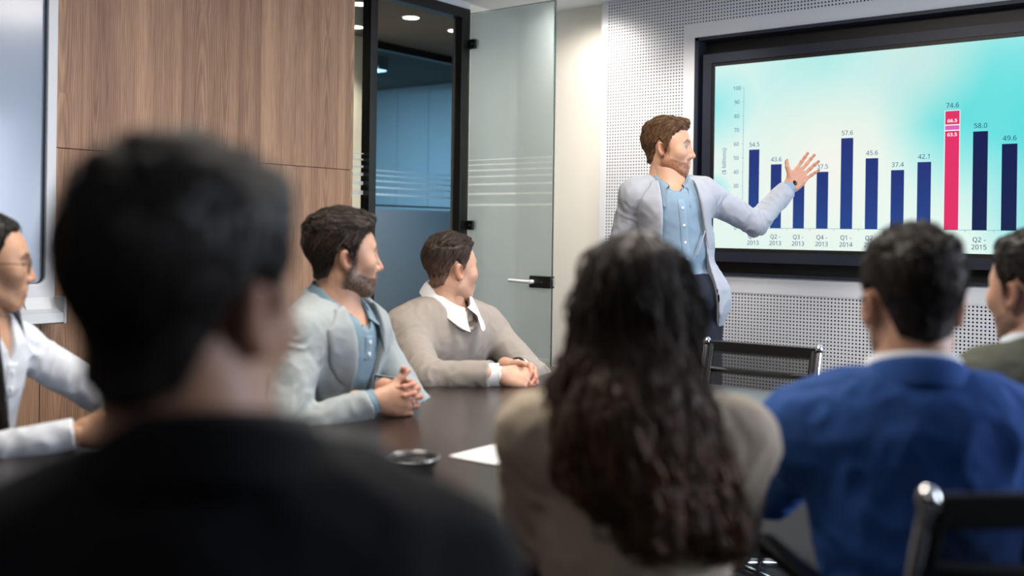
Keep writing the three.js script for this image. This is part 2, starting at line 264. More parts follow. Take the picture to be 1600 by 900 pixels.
// unseen ceiling panels placed to light the table; rear one added as fill
for (const [w, x, z, s, k] of [['over the far end of the table', -1.5, -3.0, [0.9, 0.6], 1], ['over the middle of the table', -1.9, -1.5, [0.9, 0.6], 1], ['near the back of the room, added as fill', -0.3, 0.9, [0.9, 0.6], 0.07]]) {
  const g = tag(group('ceiling_light', [x, CEIL, z]), 'unseen flat square glowing ceiling panel ' + w, 'light');
  mesh('frame', merge([box(-s[0] / 2 - 0.02, s[0] / 2 + 0.02, -0.02, 0, -s[1] / 2 - 0.02, -s[1] / 2), box(-s[0] / 2 - 0.02, s[0] / 2 + 0.02, -0.02, 0, s[1] / 2, s[1] / 2 + 0.02), box(-s[0] / 2 - 0.02, -s[0] / 2, -0.02, 0, -s[1] / 2, s[1] / 2), box(s[0] / 2, s[0] / 2 + 0.02, -0.02, 0, -s[1] / 2, s[1] / 2)]), M.steel, g);
  mesh('lamp_diffuser', box(-s[0] / 2, s[0] / 2, -0.012, -0.002, -s[1] / 2, s[1] / 2), std(0xffffff, 0.5, { emissive: 0xf2f6ff, emissiveIntensity: 2 }), g);
  areaLight('ceiling_light_beam', 0xfff3e4, LIGHT.ceiling * k, s[0], s[1], [x, CEIL - 0.03, z], [x, 0, z]);
}
for (const [w, x, z, tx, tz, k, wide] of [['above the plain white end of the front wall', -3.05, -4.42, -3.05, -4.55, 0.62, 1.05], ['above the standing speaker', -2.5, -4.6, -2.5, -4.66, 0.5, 1.05], ['between the glass door and the display', -3.2, -4.72, -3.5, -4.9, 0.42, 1.35]]) {  // downlights out of view, placed to brighten the front wall
  const g = tag(group('downlight', [x, CEIL, z]), 'unseen round recessed wall-washing downlight ' + w, 'downlight');
  mesh('bezel', new THREE.TorusGeometry(0.055, 0.006, 8, 32).rotateX(Math.PI / 2), M.steel, g);
  mesh('lamp_disc', new THREE.CylinderGeometry(0.052, 0.052, 0.006, 32).translate(0, -0.003, 0), std(0xffffff, 0.5, { emissive: 0xfff0d8, emissiveIntensity: 4 }), g);
  spot('wall_washer_beam', 0xfff5ea, LIGHT.wash * k, [x, CEIL - 0.02, z], [tx, 0, tz], wide, 0.7, 4);
}

// ------------------------------------------------------------------ display with the bar chart
{
  const U = (x) => (x + 2.515) / 1.76 * 2048, Y = (y) => (2.184 - y) / 0.99 * 1152;
  const chart = canvasTexture(2048, 1152, (c, w, h) => {
    c.fillStyle = '#e9fbf4'; c.fillRect(0, 0, w, h);
    const blob = (x, y, r, col) => { const g = c.createRadialGradient(x, y, 0, x, y, r); g.addColorStop(0, col + 'ff'); g.addColorStop(0.45, col + '99'); g.addColorStop(1, col + '00'); c.fillStyle = g; c.fillRect(0, 0, w, h); };
    blob(1900, 460, 900, '#4fdfe4'); blob(1480, 380, 480, '#66e4e4'); blob(700, 60, 700, '#b4f0ec'); blob(0, 250, 300, '#9eeef0'); blob(0, 800, 130, '#8fe9f2'); blob(750, 620, 620, '#fbfbf0'); blob(1250, 90, 380, '#ccefe9'); blob(1350, 1130, 700, '#effff6'); blob(1950, 900, 420, '#8ce6ea');
    c.textAlign = 'center'; c.textBaseline = 'middle';
    const y0 = Y(1.304), y1 = Y(2.056), X0 = U(-2.345), step = 0.0707 * 2048, cx0 = (0.1163 + 0.0166) * 2048, dark = '#16386a';
    c.strokeStyle = '#6fb5c4'; c.lineWidth = 2.5; c.beginPath(); c.moveTo(X0, y1); c.lineTo(X0, y0); c.lineTo(2030, y0); c.stroke();
    c.font = '33px sans-serif'; c.fillStyle = '#35719a';
    for (let i = 0; i <= 100; i += 10) { const y = mix(y0, y1, i / 100); c.fillText(String(i), X0 - 46, y); c.beginPath(); c.moveTo(X0 - 10, y); c.lineTo(X0, y); c.stroke(); }
    for (let i = 0; i <= 12; i++) { const x = cx0 + (i - 0.5) * step; c.beginPath(); c.moveTo(x, y0); c.lineTo(x, y0 + 12); c.stroke(); }
    c.save(); c.translate(U(-2.455), mix(y0, y1, 0.48)); c.rotate(-Math.PI / 2); c.font = '36px sans-serif'; c.fillText('($ billions)', 0, 0); c.restore();
    const bars = [[54.5, 'Q1', 2013], [43.6, 'Q2', 2013], [35.4, 'Q3', 2013], [37.5, 'Q4', 2013], [57.6, 'Q1', 2014], [45.6, 'Q2', 2014], [37.4, 'Q3', 2014], [42.1, 'Q4', 2014], [74.6, 'Q1', 2015], [58.0, 'Q2', 2015], [49.6, 'Q3', 2015]];
    bars.forEach(([v, q, yr], i) => {
      const x = cx0 + i * step, bw = mix(68, 75, i / 10), yt = mix(y0, y1, (v + (i === 8 ? 0 : i === 4 || i > 8 ? 3 : 1)) / 100);
      if (i === 8) {
        c.fillStyle = '#ffffff'; c.fillRect(x - bw / 2 - 4, yt - 4, bw + 8, y0 - yt + 4); c.fillStyle = '#e8326a'; c.fillRect(x - bw / 2, yt, bw, y0 - yt);
        const a = mix(y0, y1, 0.655), b = mix(y0, y1, 0.635); c.fillStyle = '#ffffff'; c.fillRect(x - bw / 2 - 4, a - 6, bw + 8, 36); c.fillStyle = '#e267c0'; c.fillRect(x - bw / 2, a, bw, 24);
        c.fillStyle = '#ffffff'; c.font = 'bold 27px sans-serif'; c.fillText('66.5', x, a - 26); c.fillText('63.5', x, a + 50);
      } else { const g = c.createLinearGradient(0, yt, 0, y0); const s = i > 8 ? ['#101a52', '#142450'] : ['#22357c', '#27488f']; g.addColorStop(0, s[0]); g.addColorStop(1, s[1]); c.fillStyle = g; c.fillRect(x - bw / 2, yt, bw, y0 - yt); }
      c.fillStyle = i > 7 ? dark : '#24558a'; c.font = '36px sans-serif';
      if (i !== 2) c.fillText(v.toFixed(1), x, yt - 30);
      c.fillStyle = dark; c.fillText(q + ' -', x, y0 + 52); c.fillText(String(yr), x, y0 + 92);
    });
  });
  const tv = tag(group('display_screen', [-1.635, 1.194, -5.0]), 'large wall display showing a bar chart in billions with one red bar', 'screen');
  const fr = (n, o, i, z0, z1, m) => mesh(n, merge([box(-0.88 - o, -0.88 - i, -o * 1.05, 0.99 + o, z0, z1), box(0.88 + i, 0.88 + o, -o * 1.05, 0.99 + o, z0, z1), box(-0.88 - i, 0.88 + i, 0.99 + i, 0.99 + o, z0, z1), box(-0.88 - i, 0.88 + i, -o * 1.05, -i, z0, z1)]), m, tv);
  fr('bezel', 0.07, 0.02, -0.06, 0.004, M.navy); fr('inner_bezel', 0.0205, 0.0, -0.05, 0.0, M.black);
  mesh('housing', box(-0.94, 0.94, -0.06, 1.05, -0.072, -0.052), M.black, tv);
  mesh('screen_panel', new THREE.PlaneGeometry(1.76, 0.99).translate(0, 0.495, -0.004), phys(0x020202, 0.6, { specularIntensity: 0.25, emissive: 0xffffff, emissiveMap: chart, emissiveIntensity: 0.95 }), tv);
  areaLight('screen_glow', 0xd8f6ff, LIGHT.screen, 1.7, 0.95, [-1.635, 1.69, -4.97], [-1.635, 1.69, 0]);
}
// ------------------------------------------------------------------ electronic whiteboard on the wood wall
{
  const wb = tag(group('whiteboard', [-3.9, 0, -2.005]), 'white framed electronic whiteboard with a ledge tray on the wood wall', 'whiteboard');
  const rr = (x0, x1, y0, y1, r) => { const s = new THREE.Shape(); s.moveTo(x0 + r, y0); s.lineTo(x1 - r, y0); s.absarc(x1 - r, y0 + r, r, -Math.PI / 2, 0); s.lineTo(x1, y1 - r); s.absarc(x1 - r, y1 - r, r, 0, Math.PI / 2); s.lineTo(x0 + r, y1); s.absarc(x0 + r, y1 - r, r, Math.PI / 2, Math.PI); s.lineTo(x0, y0 + r); s.absarc(x0 + r, y0 + r, r, Math.PI, Math.PI * 1.5); return s; };
  const turnZ = (g) => g.rotateY(Math.PI / 2);                       // shape x -> -z, so x runs from 0 (right edge) ... negative = towards the camera's left
  const outer = rr(-1.5, 0, 0.97, 2.5, 0.03); outer.holes.push(rr(-1.465, -0.032, 1.035, 2.465, 0.035));
  const white = std(0xd9dde2, 0.35), surf = phys(0x8b9bb2, 0.22, { clearcoat: 0.4, clearcoatRoughness: 0.12 });
  mesh('frame', turnZ(new THREE.ExtrudeGeometry(outer, { depth: 0.05, bevelEnabled: true, bevelSize: 0.004, bevelThickness: 0.004, bevelSegments: 2 })), white, wb);
  mesh('board', box(0.012, 0.028, 1.02, 2.48, 0.02, 1.48), surf, wb);
  mesh('gasket', (() => { const s = rr(-1.467, -0.030, 1.033, 2.467, 0.036); s.holes.push(rr(-1.459, -0.038, 1.041, 2.459, 0.03)); return new THREE.ExtrudeGeometry(s, { depth: 0.012, bevelEnabled: false }).rotateY(Math.PI / 2).translate(0.028, 0, 0); })(), std(0x51606a, 0.5), wb);
  const tr = (() => { const s = new THREE.Shape(); s.moveTo(0, 0.985); s.lineTo(0.045, 0.99); s.quadraticCurveTo(0.06, 0.94, 0.12, 0.925); s.lineTo(0.122, 0.895); s.lineTo(0.1, 0.888); s.lineTo(0, 0.9); s.closePath(); return new THREE.ExtrudeGeometry(s, { depth: 1.5, bevelEnabled: true, bevelSize: 0.004, bevelThickness: 0.004, bevelSegments: 2 }); })();
  const tray = mesh('tray', tr, white, wb);
  mesh('end_cap', rbox(0, 0.126, 0.884, 0.99, -0.016, -0.002, 0.006), white, tray);
  mesh('label_sticker', new THREE.PlaneGeometry(0.1, 0.05).rotateY(Math.PI / 2).rotateZ(0.5).translate(0.075, 0.965, 0.075), std(0xe6eaee, 0.6), tray);
}
// ------------------------------------------------------------------ furniture on the floor
const espresso = dataTexture(512, 512, (x, y, o) => { const k = 0.5 + N3(x * 0.012, y * 0.11, 2) * 0.5 + N3(x * 0.05, y * 0.5, 7) * 0.3; o[0] = mix(26, 44, k); o[1] = mix(20, 33, k); o[2] = mix(18, 29, k); });
{
  const x0 = -2.3, x1 = -1.05, z0 = -3.2, z1 = 0.15, t = tag(group('conference_table', [(x0 + x1) / 2, 0, (z0 + z1) / 2]), 'long dark espresso-wood conference table with a satin top', 'table');
  const hx = (x1 - x0) / 2, hz = (z1 - z0) / 2, m = phys(0xffffff, 0.3, { map: espresso, clearcoat: 0.25, clearcoatRoughness: 0.25 });
  const s = new THREE.Shape(), r = 0.06; s.moveTo(-hx + r, -hz); s.lineTo(hx - r, -hz); s.absarc(hx - r, -hz + r, r, -Math.PI / 2, 0); s.lineTo(hx, hz - r); s.absarc(hx - r, hz - r, r, 0, Math.PI / 2); s.lineTo(-hx + r, hz); s.absarc(-hx + r, hz - r, r, Math.PI / 2, Math.PI); s.lineTo(-hx, -hz + r); s.absarc(-hx + r, -hz + r, r, Math.PI, Math.PI * 1.5);
  mesh('tabletop', new THREE.ExtrudeGeometry(s, { depth: 0.026, bevelEnabled: true, bevelSize: 0.003, bevelThickness: 0.003, bevelSegments: 2, curveSegments: 10 }).rotateX(Math.PI / 2).translate(0, 0.742, 0), m, t);
  for (const z of [-1.05, 1.05]) mesh('leg', rbox(-0.32, 0.32, 0, 0.71, z - 0.04, z + 0.04, 0.006), m, t);
  mesh('beam', rbox(-0.04, 0.04, 0.5, 0.66, -1.01, 1.01, 0.006), m, t);
}
function makeChair(name, label, pos, turn, grp) {                    // front of the seat towards +z
  const c = tag(group(name, pos, turn), label, 'chair', grp), net = new THREE.MeshStandardMaterial({ color: 0x0c0d0f, roughness: 0.8, transparent: true, opacity: 0.72, side: THREE.DoubleSide });
  const bx = 0.215, back = (y) => -0.2 - 0.13 * Math.pow((y - 0.45) / 0.45, 1.3);
  const prof = []; for (let i = 0; i <= 14; i++) { const y = 0.47 + i / 14 * 0.375; prof.push([y, back(y)]); }
  for (const s of [-1, 1]) {
    const r = mesh('side_rail', tube([[s * bx, 0.852, back(0.852)], ...prof.slice().reverse().map(([y, z]) => [s * bx, y, z]), [s * bx, 0.435, -0.14], [s * bx, 0.43, 0.05], [s * bx, 0.425, 0.21], [s * bx, 0.40, 0.245]], 0.0115, 60, 10), M.chrome, c);
    mesh('knuckle', new THREE.SphereGeometry(0.02, 16, 12).scale(0.8, 1, 0.9).translate(s * bx, 0.852, back(0.852)), M.chrome, r);
    mesh('armrest', merge([tube([[s * (bx + 0.015), 0.44, 0.12], [s * (bx + 0.06), 0.56, 0.14], [s * (bx + 0.065), 0.655, 0.12], [s * (bx + 0.065), 0.668, 0.0], [s * (bx + 0.06), 0.665, -0.13], [s * (bx + 0.02), 0.64, back(0.64) + 0.012]], 0.010, 40, 10)]), M.chrome, c);
    mesh('arm_pad', rbox(s * (bx + 0.065) - 0.023, s * (bx + 0.065) + 0.023, 0.668, 0.69, -0.12, 0.13, 0.01, 3), M.black, c);
  }
  const strip = (w, pts, m, n, th = 0.006) => { const g = new THREE.BufferGeometry(), P = [], U = [], I = []; pts.forEach(([y, z, x = w]) => { P.push(-x, y, z, x, y, z); U.push(0, y, 1, y); }); for (let i = 0; i < pts.length - 1; i++) { const a = i * 2; I.push(a, a + 1, a + 3, a, a + 3, a + 2); } g.setAttribute('position', new THREE.Float32BufferAttribute(P, 3)); g.setAttribute('uv', new THREE.Float32BufferAttribute(U, 2)); g.setIndex(I); g.computeVertexNormals(); return mesh(n, g, m, c); };
  strip(bx, prof, net, 'backrest');
  for (const s of [-1, 1]) mesh('back_border', tube(prof.map(([y, z]) => [s * (bx - 0.02), y, z]), 0.013, 30, 6), M.black, c);
  mesh('top_band', rbox(-bx, bx, 0.812, 0.86, back(0.84) - 0.007, back(0.84) + 0.007, 0.005, 2), M.black, c);
  mesh('cross_bar', tube([[-bx, 0.755, back(0.755)], [-0.1, 0.75, back(0.755) - 0.012], [0.1, 0.75, back(0.755) - 0.012], [bx, 0.755, back(0.755)]], 0.012, 24, 10), M.black, c);
  mesh('back_spreader', tube([[-bx, 0.66, back(0.66)], [-0.1, 0.635, back(0.64) - 0.045], [0.1, 0.635, back(0.64) - 0.045], [bx, 0.66, back(0.66)]], 0.012, 24, 10), M.steel, c);
  mesh('seat', rbox(-bx, bx, 0.43, 0.462, -0.2, 0.23, 0.014, 3), M.black, c);
  mesh('gas_column', merge([rod([0, 0.1, 0], [0, 0.43, 0], 0.025), rod([0, 0.09, 0], [0, 0.26, 0], 0.032)]), M.steel, c);
  for (let i = 0; i < 5; i++) { const a = i / 5 * Math.PI * 2, l = mesh('base_leg', tube([[0, 0.115, 0], [Math.sin(a) * 0.14, 0.105, Math.cos(a) * 0.14], [Math.sin(a) * 0.29, 0.075, Math.cos(a) * 0.29]], 0.017, 10, 10), M.chrome, c); mesh('caster', new THREE.CylinderGeometry(0.03, 0.03, 0.03, 20).rotateZ(Math.PI / 2).rotateY(a).translate(Math.sin(a) * 0.29, 0.03, Math.cos(a) * 0.29), M.black, l); }
  return c;
}
{ // things on the table
  const t = 0.7455, tb = tag(group('tablet', [-2.02, t, -1.225], 24 * RAD), 'white-framed tablet lying on the dark table by the seated woman in glasses', 'tablet');
  mesh('body', rbox(-0.09, 0.09, 0, 0.007, -0.125, 0.125, 0.003, 2), std(0xe8ebee, 0.35), tb);
  mesh('screen', box(-0.072, 0.072, 0.0066, 0.0074, -0.103, 0.103), std(0x15171a, 0.08), tb);
  mesh('home_button', new THREE.CylinderGeometry(0.006, 0.006, 0.0012, 20).translate(0, 0.0072, 0.114), std(0xd0d3d6, 0.4), tb);
  const p = tag(group('paper_sheet', [-1.44, t, -1.9], 0), 'white paper sheet with a faint printed line lying on the table', 'paper');
  const pg = new THREE.PlaneGeometry(0.21, 0.297, 10, 10).rotateX(-Math.PI / 2), pp = pg.attributes.position; for (let i = 0; i < pp.count; i++) pp.setY(i, 0.0012 + 0.006 * Math.max(0, (pp.getX(i) + 0.105) / 0.21) ** 3); pg.computeVertexNormals();
  mesh('sheet', pg, std(0xffffff, 0.8, { side: THREE.DoubleSide, map: canvasTexture(210, 297, (c, w, h) => { c.fillStyle = '#f6f6f6'; c.fillRect(0, 0, w, h); c.fillStyle = '#aab2c4'; c.fillRect(14, 16, 180, 5); for (let i = 0; i < 9; i++) { c.fillStyle = '#d6dae2'; c.fillRect(16, 200 + i * 9, 150 + (i * 37) % 30, 2.4); } }) }), p);
  const d = tag(group('conference_speaker', [-1.515, t, -1.60]), 'round black dish-shaped tabletop device with a glossy sunken centre', 'device');
  const lathe = (pts) => new THREE.LatheGeometry(pts.map(([r, y]) => new THREE.Vector2(r, y)), 64);
  mesh('body', lathe([[0, 0], [0.04, 0], [0.046, 0.004], [0.05, 0.012], [0.057, 0.024], [0.0585, 0.0275], [0.056, 0.029], [0.05, 0.027], [0.044, 0.021], [0, 0.019]]), std(0x0c0d0f, 0.32), d);
  mesh('lens', lathe([[0, 0.024], [0.02, 0.0235], [0.036, 0.021], [0.04, 0.0195]]), phys(0x0c0d10, 0.22, { clearcoat: 0.4 }), d);
  mesh('rim', new THREE.TorusGeometry(0.0565, 0.0016, 8, 64).rotateX(Math.PI / 2).translate(0, 0.0285, 0), M.steel, d);
}
// ------------------------------------------------------------------ people
const add = (a, b, s = 1) => [a[0] + b[0] * s, a[1] + b[1] * s, a[2] + b[2] * s], sub = (a, b) => [a[0] - b[0], a[1] - b[1], a[2] - b[2]], len = (a) => Math.hypot(...a), unit = (a) => { const l = len(a) || 1; return [a[0] / l, a[1] / l, a[2] / l]; }, lerp3 = (a, b, t) => [mix(a[0], b[0], t), mix(a[1], b[1], t), mix(a[2], b[2], t)], dot = (a, b) => a[0] * b[0] + a[1] * b[1] + a[2] * b[2], cross = (a, b) => [a[1] * b[2] - a[2] * b[1], a[2] * b[0] - a[0] * b[2], a[0] * b[1] - a[1] * b[0]];
function elbow(S, W, l1, l2, pole) { const d = sub(W, S); let L = Math.min(len(d), (l1 + l2) * 0.999); const u = unit(d), a = (l1 * l1 - l2 * l2 + L * L) / (2 * L), h = Math.sqrt(Math.max(0, l1 * l1 - a * a)), p = unit(sub(pole, u.map((x) => x * dot(pole, u)))); return add(add(S, u, a), p, h); }
const SKIN = { fair: [0.60, 0.345, 0.235], light: [0.57, 0.325, 0.22], tan: [0.50, 0.28, 0.175], olive: [0.45, 0.25, 0.16] };
const skinMat = phys(0xffffff, 0.48, { vertexColors: true, sheen: 0.15, sheenRoughness: 0.6, sheenColor: new THREE.Color(0xffd8c0) });
const hairMat = phys(0xffffff, 0.5, { vertexColors: true, specularIntensity: 0.5 });

// head in its own axes: origin between the ears, +z the face, +x the person's left
function headField(o) {
  const f = new Field(), j = o.jaw ?? 1, w = o.narrow ?? 1;
  f.ell([0, 0.042, -0.014], [0.0745 * w, 0.082, 0.097], 0.02).ell([0, 0.012, 0.03], [0.067 * w, 0.085, 0.064], 0.03).ell([0, -0.055, 0.036], [0.053 * j * w, 0.05, 0.055], 0.03).ell([0, -0.045, -0.005], [0.058 * j * w, 0.045, 0.05], 0.03);
  for (const s of [-1, 1]) f.ball([s * 0.043 * w, -0.018, 0.062], 0.021, 0.03).cone([s * 0.051 * j * w, -0.062, 0.0], [s * 0.022 * j, -0.099, 0.062], 0.016, 0.015, 0.028);
  f.ball([0, -0.100, 0.073], 0.0165 * (o.chin ?? 1), 0.026).ell([0, -0.062, 0.078], [0.026, 0.026, 0.02], 0.02);
  f.cone([0.036 * w, 0.030, 0.074], [0.012, 0.027, 0.085], 0.010, 0.010, 0.016).cone([-0.036 * w, 0.030, 0.074], [-0.012, 0.027, 0.085], 0.010, 0.010, 0.016);
  for (const s of [-1, 1]) f.ball([s * 0.031, 0.009, 0.1], 0.0175, 0.014, { sub: true });
  const n = o.nose ?? 1; f.cone([0, 0.018, 0.088], [0, -0.029, 0.106 + 0.006 * (n - 1) * 6], 0.0075, 0.0115, 0.012);
  for (const s of [-1, 1]) f.ball([s * 0.0115, -0.034, 0.098], 0.0085, 0.008);
  f.cone([-0.019, -0.0605, 0.0905], [0.019, -0.0605, 0.0905], 0.0062, 0.0062, 0.006).cone([-0.016, -0.0715, 0.0895], [0.016, -0.0715, 0.0895], 0.0068, 0.0068, 0.006);
  f.cone([-0.022, -0.0658, 0.1005], [0.022, -0.0658, 0.1005], 0.0028, 0.0028, 0.004, { sub: true });
  for (const s of [-1, 1]) { f.ball([s * 0.031, 0.0095, 0.0765], 0.0132, 0.004); f.cut((x, y, z) => Math.max(Math.abs(y - 0.0088) - 0.0037, 0.079 - z, Math.abs(x - s * 0.031) - 0.011), 0.003); }
  for (const s of [-1, 1]) {                                          // ears
    f.ell([s * 0.0795 * w, -0.004, -0.016], [0.0085, 0.0305, 0.0175], 0.008, { m: rotInv(-0.18, s * 0.32, s * -0.1) });
    f.ball([s * 0.077 * w, -0.029, -0.008], 0.0085, 0.008);
    f.ell([s * 0.0885 * w, -0.002, -0.0105], [0.0085, 0.0205, 0.0105], 0.003, { sub: true, m: rotInv(-0.18, s * 0.32, 0) });
  }
  return f;
}
function headColor(o) {
  const S = o.skin, H = o.hairColor, Bc = o.beardColor ?? H;
  return (x, y, z, c) => {
    let r = S[0], g = S[1], b = S[2]; const n = 1 + 0.06 * N3(x * 60, y * 60, z * 60) + 0.05 * N3(x * 200, y * 200, z * 200);
    const ax = Math.abs(x), T = (q, R, G, B) => { r = mix(r, R, q); g = mix(g, G, q); b = mix(b, B, q); };
    T(0.25 * sstep(0.03, 0.0, Math.hypot(ax - 0.045, y + 0.025, z - 0.07)), S[0] * 1.08, S[1] * 0.72, S[2] * 0.72);
    T(0.3 * sstep(0.066, 0.082, ax), S[0] * 1.05, S[1] * 0.72, S[2] * 0.66);
    T(0.3 * sstep(0.095, 0.11, z) * sstep(-0.05, -0.03, y), S[0] * 1.05, S[1] * 0.78, S[2] * 0.75);
    T(0.7 * sstep(1.1, 0.6, Math.hypot((y + 0.002) / 0.019, (z + 0.0105) / 0.0095)) * sstep(0.076, 0.08, ax), S[0] * 0.62, S[1] * 0.36, S[2] * 0.3);  // ear hollow darkened in the skin colour to stand for its shade
    if (o.beard) {
      const low = sstep(-0.028 - 0.03 * sstep(0.0, 0.075, z), -0.05 - 0.012 * sstep(0.02, 0.075, z), y), side = sstep(-0.018, -0.002, z) * sstep(0.045, 0.02, y) * sstep(0.05, 0.06, ax) * sstep(0.03, 0.016, z), mus = sstep(-0.04, -0.046, y) * sstep(0.068, 0.078, z) * sstep(0.033, 0.026, ax);
      let q = Math.max(low * sstep(-0.03, -0.008, z), side, mus) * sstep(-0.132, -0.108, y);
      q *= 1 - 0.8 * sstep(0.024, 0.014, ax) * sstep(-0.079, -0.074, y) * sstep(-0.056, -0.061, y) * sstep(0.085, 0.092, z);
      q *= clamp(0.86 + 0.45 * N3(x * 260, y * 110, z * 260), 0, 1) * o.beard; T(clamp(q, 0, 1), Bc[0], Bc[1], Bc[2]);
    }
    if (z > 0.07 && ax < 0.026 && y < -0.055 && y > -0.08) T(0.75 * sstep(0.025, 0.018, ax) * sstep(0.085, 0.0925, z) * (1 - 0.0), S[0] * 0.95, S[1] * (o.lips ?? 0.62), S[2] * (o.lips ?? 0.66));
    const brow = sstep(0.006, 0.0035, Math.abs(y - (0.0315 + 0.004 * sstep(0.012, 0.03, ax) - 0.012 * sstep(0.036, 0.052, ax)))) * sstep(0.008, 0.013, ax) * sstep(0.054, 0.047, ax) * (z > 0.04 ? 1 : 0);
    T(brow * (o.brow ?? 0.85), H[0], H[1], H[2]);
    T(0.6 * sstep(0.0165, 0.0135, Math.hypot(ax - 0.031, (y - 0.009) * 1.9)) * (z > 0.06 ? 1 : 0), S[0] * 0.35, S[1] * 0.28, S[2] * 0.25);
    const nos = sstep(0.006, 0.003, Math.hypot(ax - 0.0085, (z - 0.103))) * (y < -0.036 && y > -0.05 ? 1 : 0); T(0.7 * nos, 0.06, 0.02, 0.015);  // nostrils put in as dark colour, standing in for shade
    c[0] = r * n; c[1] = g * n; c[2] = b * n;
  };
}
// hairline height by azimuth (0 face, 180 nape) of a short haircut
const curve = (pts) => (a) => { for (let i = 1; i < pts.length; i++) if (a <= pts[i][0]) { const t = (a - pts[i - 1][0]) / (pts[i][0] - pts[i - 1][0]); return mix(pts[i - 1][1], pts[i][1], t * t * (3 - 2 * t)); } return pts[pts.length - 1][1]; };
const HAIRLINE = curve([[0, 0.078], [30, 0.076], [45, 0.066], [58, 0.05], [66, 0.02], [72, -0.016], [80, -0.014], [88, 0.024], [100, 0.034], [112, 0.012], [124, -0.03], [140, -0.06], [180, -0.07]]);
function hairField(o, skull) {
  const line = o.hairline ?? HAIRLINE, h = o.hair;
  const f = (x, y, z) => {
    const d = skull(x, y, z); if (d > 0.07 || d < -0.045) return d; if (y < -0.118) return 0.02 + (-0.118 - y);
    const az = Math.abs(Math.atan2(Math.abs(x), z + 0.012)) / RAD, up = sstep(0.045, 0.115, y), nearFront = sstep(0.02, 0.09, z);
    let T = mix(h.side, h.top, up) + (h.front ?? 0) * sstep(0.095, 0.125, y) * nearFront + (h.back ?? 0) * sstep(120, 170, az) * (1 - up);
    T *= mix(1, mix(0.3, 1, sstep(0.0, 0.035, y - line(az))), sstep(75, 60, az)); T *= mix(1, 0.45, sstep(56, 64, az) * sstep(90, 82, az) * sstep(0.045, 0.02, y));
    if (h.fade) T *= mix(1, h.fade, sstep(0.05, -0.03, y));
    const m = sstep(-0.006, 0.012, y - line(az) + 0.004 * N3(az * 0.25, y * 120, 4));
    const st = up > 0.5 ? N3(x * 150, y * 60, z * 28) : N3(az * 1.1, y * 26, z * 60);
    T += h.rough * st * (0.5 + up) + (h.bump ?? 0.004) * N3(x * 34, y * 30, z * 22) * up;
    if (h.part) { const p = Math.abs(x - h.part) ; T -= 0.006 * sstep(0.008, 0.0, p) * up * sstep(-0.03, 0.03, z); }
    return (d - mix(y < 0.0 ? -0.02 : -0.006, T, m)) * 0.8;
  };
  return f;
}
function shortHair(o, skull, rand) {
  const f = hairField(o, skull), H = o.hairColor, H2 = o.hairHi ?? H.map((v) => v * 1.9);
  const col = (x, y, z, c) => { const k = clamp(0.35 + 0.5 * N3(x * 140, y * 30, z * 60) + 0.4 * sstep(0.09, 0.15, y), 0, 1) ; const fs = (o.fadeSkin ?? 0) * sstep(0.06, -0.03, y); for (let i = 0; i < 3; i++) c[i] = mix(mix(H[i], H2[i], k * 0.6), o.skin[i] * 0.6, fs); };
  const cell = o.hairCell ?? 0.0035, shell = surface(f, [-0.115, -0.15, -0.145], [0.115, 0.185, 0.135], cell, col), P = shell.attributes.position, Nn = shell.attributes.normal, st = new Strands();
  const comb = o.comb ?? ((x, y, z) => y > 0.085 ? [0, 0.05, -1] : [0, -1, -0.45]);
  const count = (o.locks ?? 900) * 2.2;
  for (let i = 0; i < count; i++) {
    const k = Math.floor(rand() * P.count); let p = [P.getX(k), P.getY(k), P.getZ(k)]; const n0 = [Nn.getX(k), Nn.getY(k), Nn.getZ(k)], dSk = skull(...p); if (dSk < 0.0025 || (o.fadeSkin && p[1] < 0.04 && rand() < 0.7) || p[1] < -0.02 && rand() < 0.6) continue;
    const L = (o.lockLen ?? 0.032) * (0.6 + rand() * 0.8) * (p[1] > 0.06 ? 1 : 0.55), pts = [], e = 0.002; let dir = comb(...p); dir = unit([dir[0] + (rand() - 0.5) * 0.5, dir[1] + (rand() - 0.5) * 0.3, dir[2] + (rand() - 0.5) * 0.5]);
    const lift = (o.lift ?? 0.004) * rand() * (p[1] > 0.06 ? 1 : 0.35);
    for (let s = 0; s <= 5; s++) {
      const n = unit([f(p[0] + e, p[1], p[2]) - f(p[0] - e, p[1], p[2]), f(p[0], p[1] + e, p[2]) - f(p[0], p[1] - e, p[2]), f(p[0], p[1], p[2] + e) - f(p[0], p[1], p[2] - e)]);
      const d = f(...p) / 0.8; p = add(p, n, -d + 0.0006 + lift * s / 5); pts.push([...p, V3(...n)]);
      const t = unit(sub(dir, n.map((v) => v * dot(dir, n)))); p = add(p, t, L / 5);
    }
    const q = 0.25 + rand() * 0.75, c = [0, 1, 2].map((j) => mix(H[j], H2[j], q * q)); st.add(pts, 0.0009 + rand() * 0.0009, c, 3, 0.25, 0.6);
  }
  const g = mergeGeometries([shell, st.geo()]); return g;
}
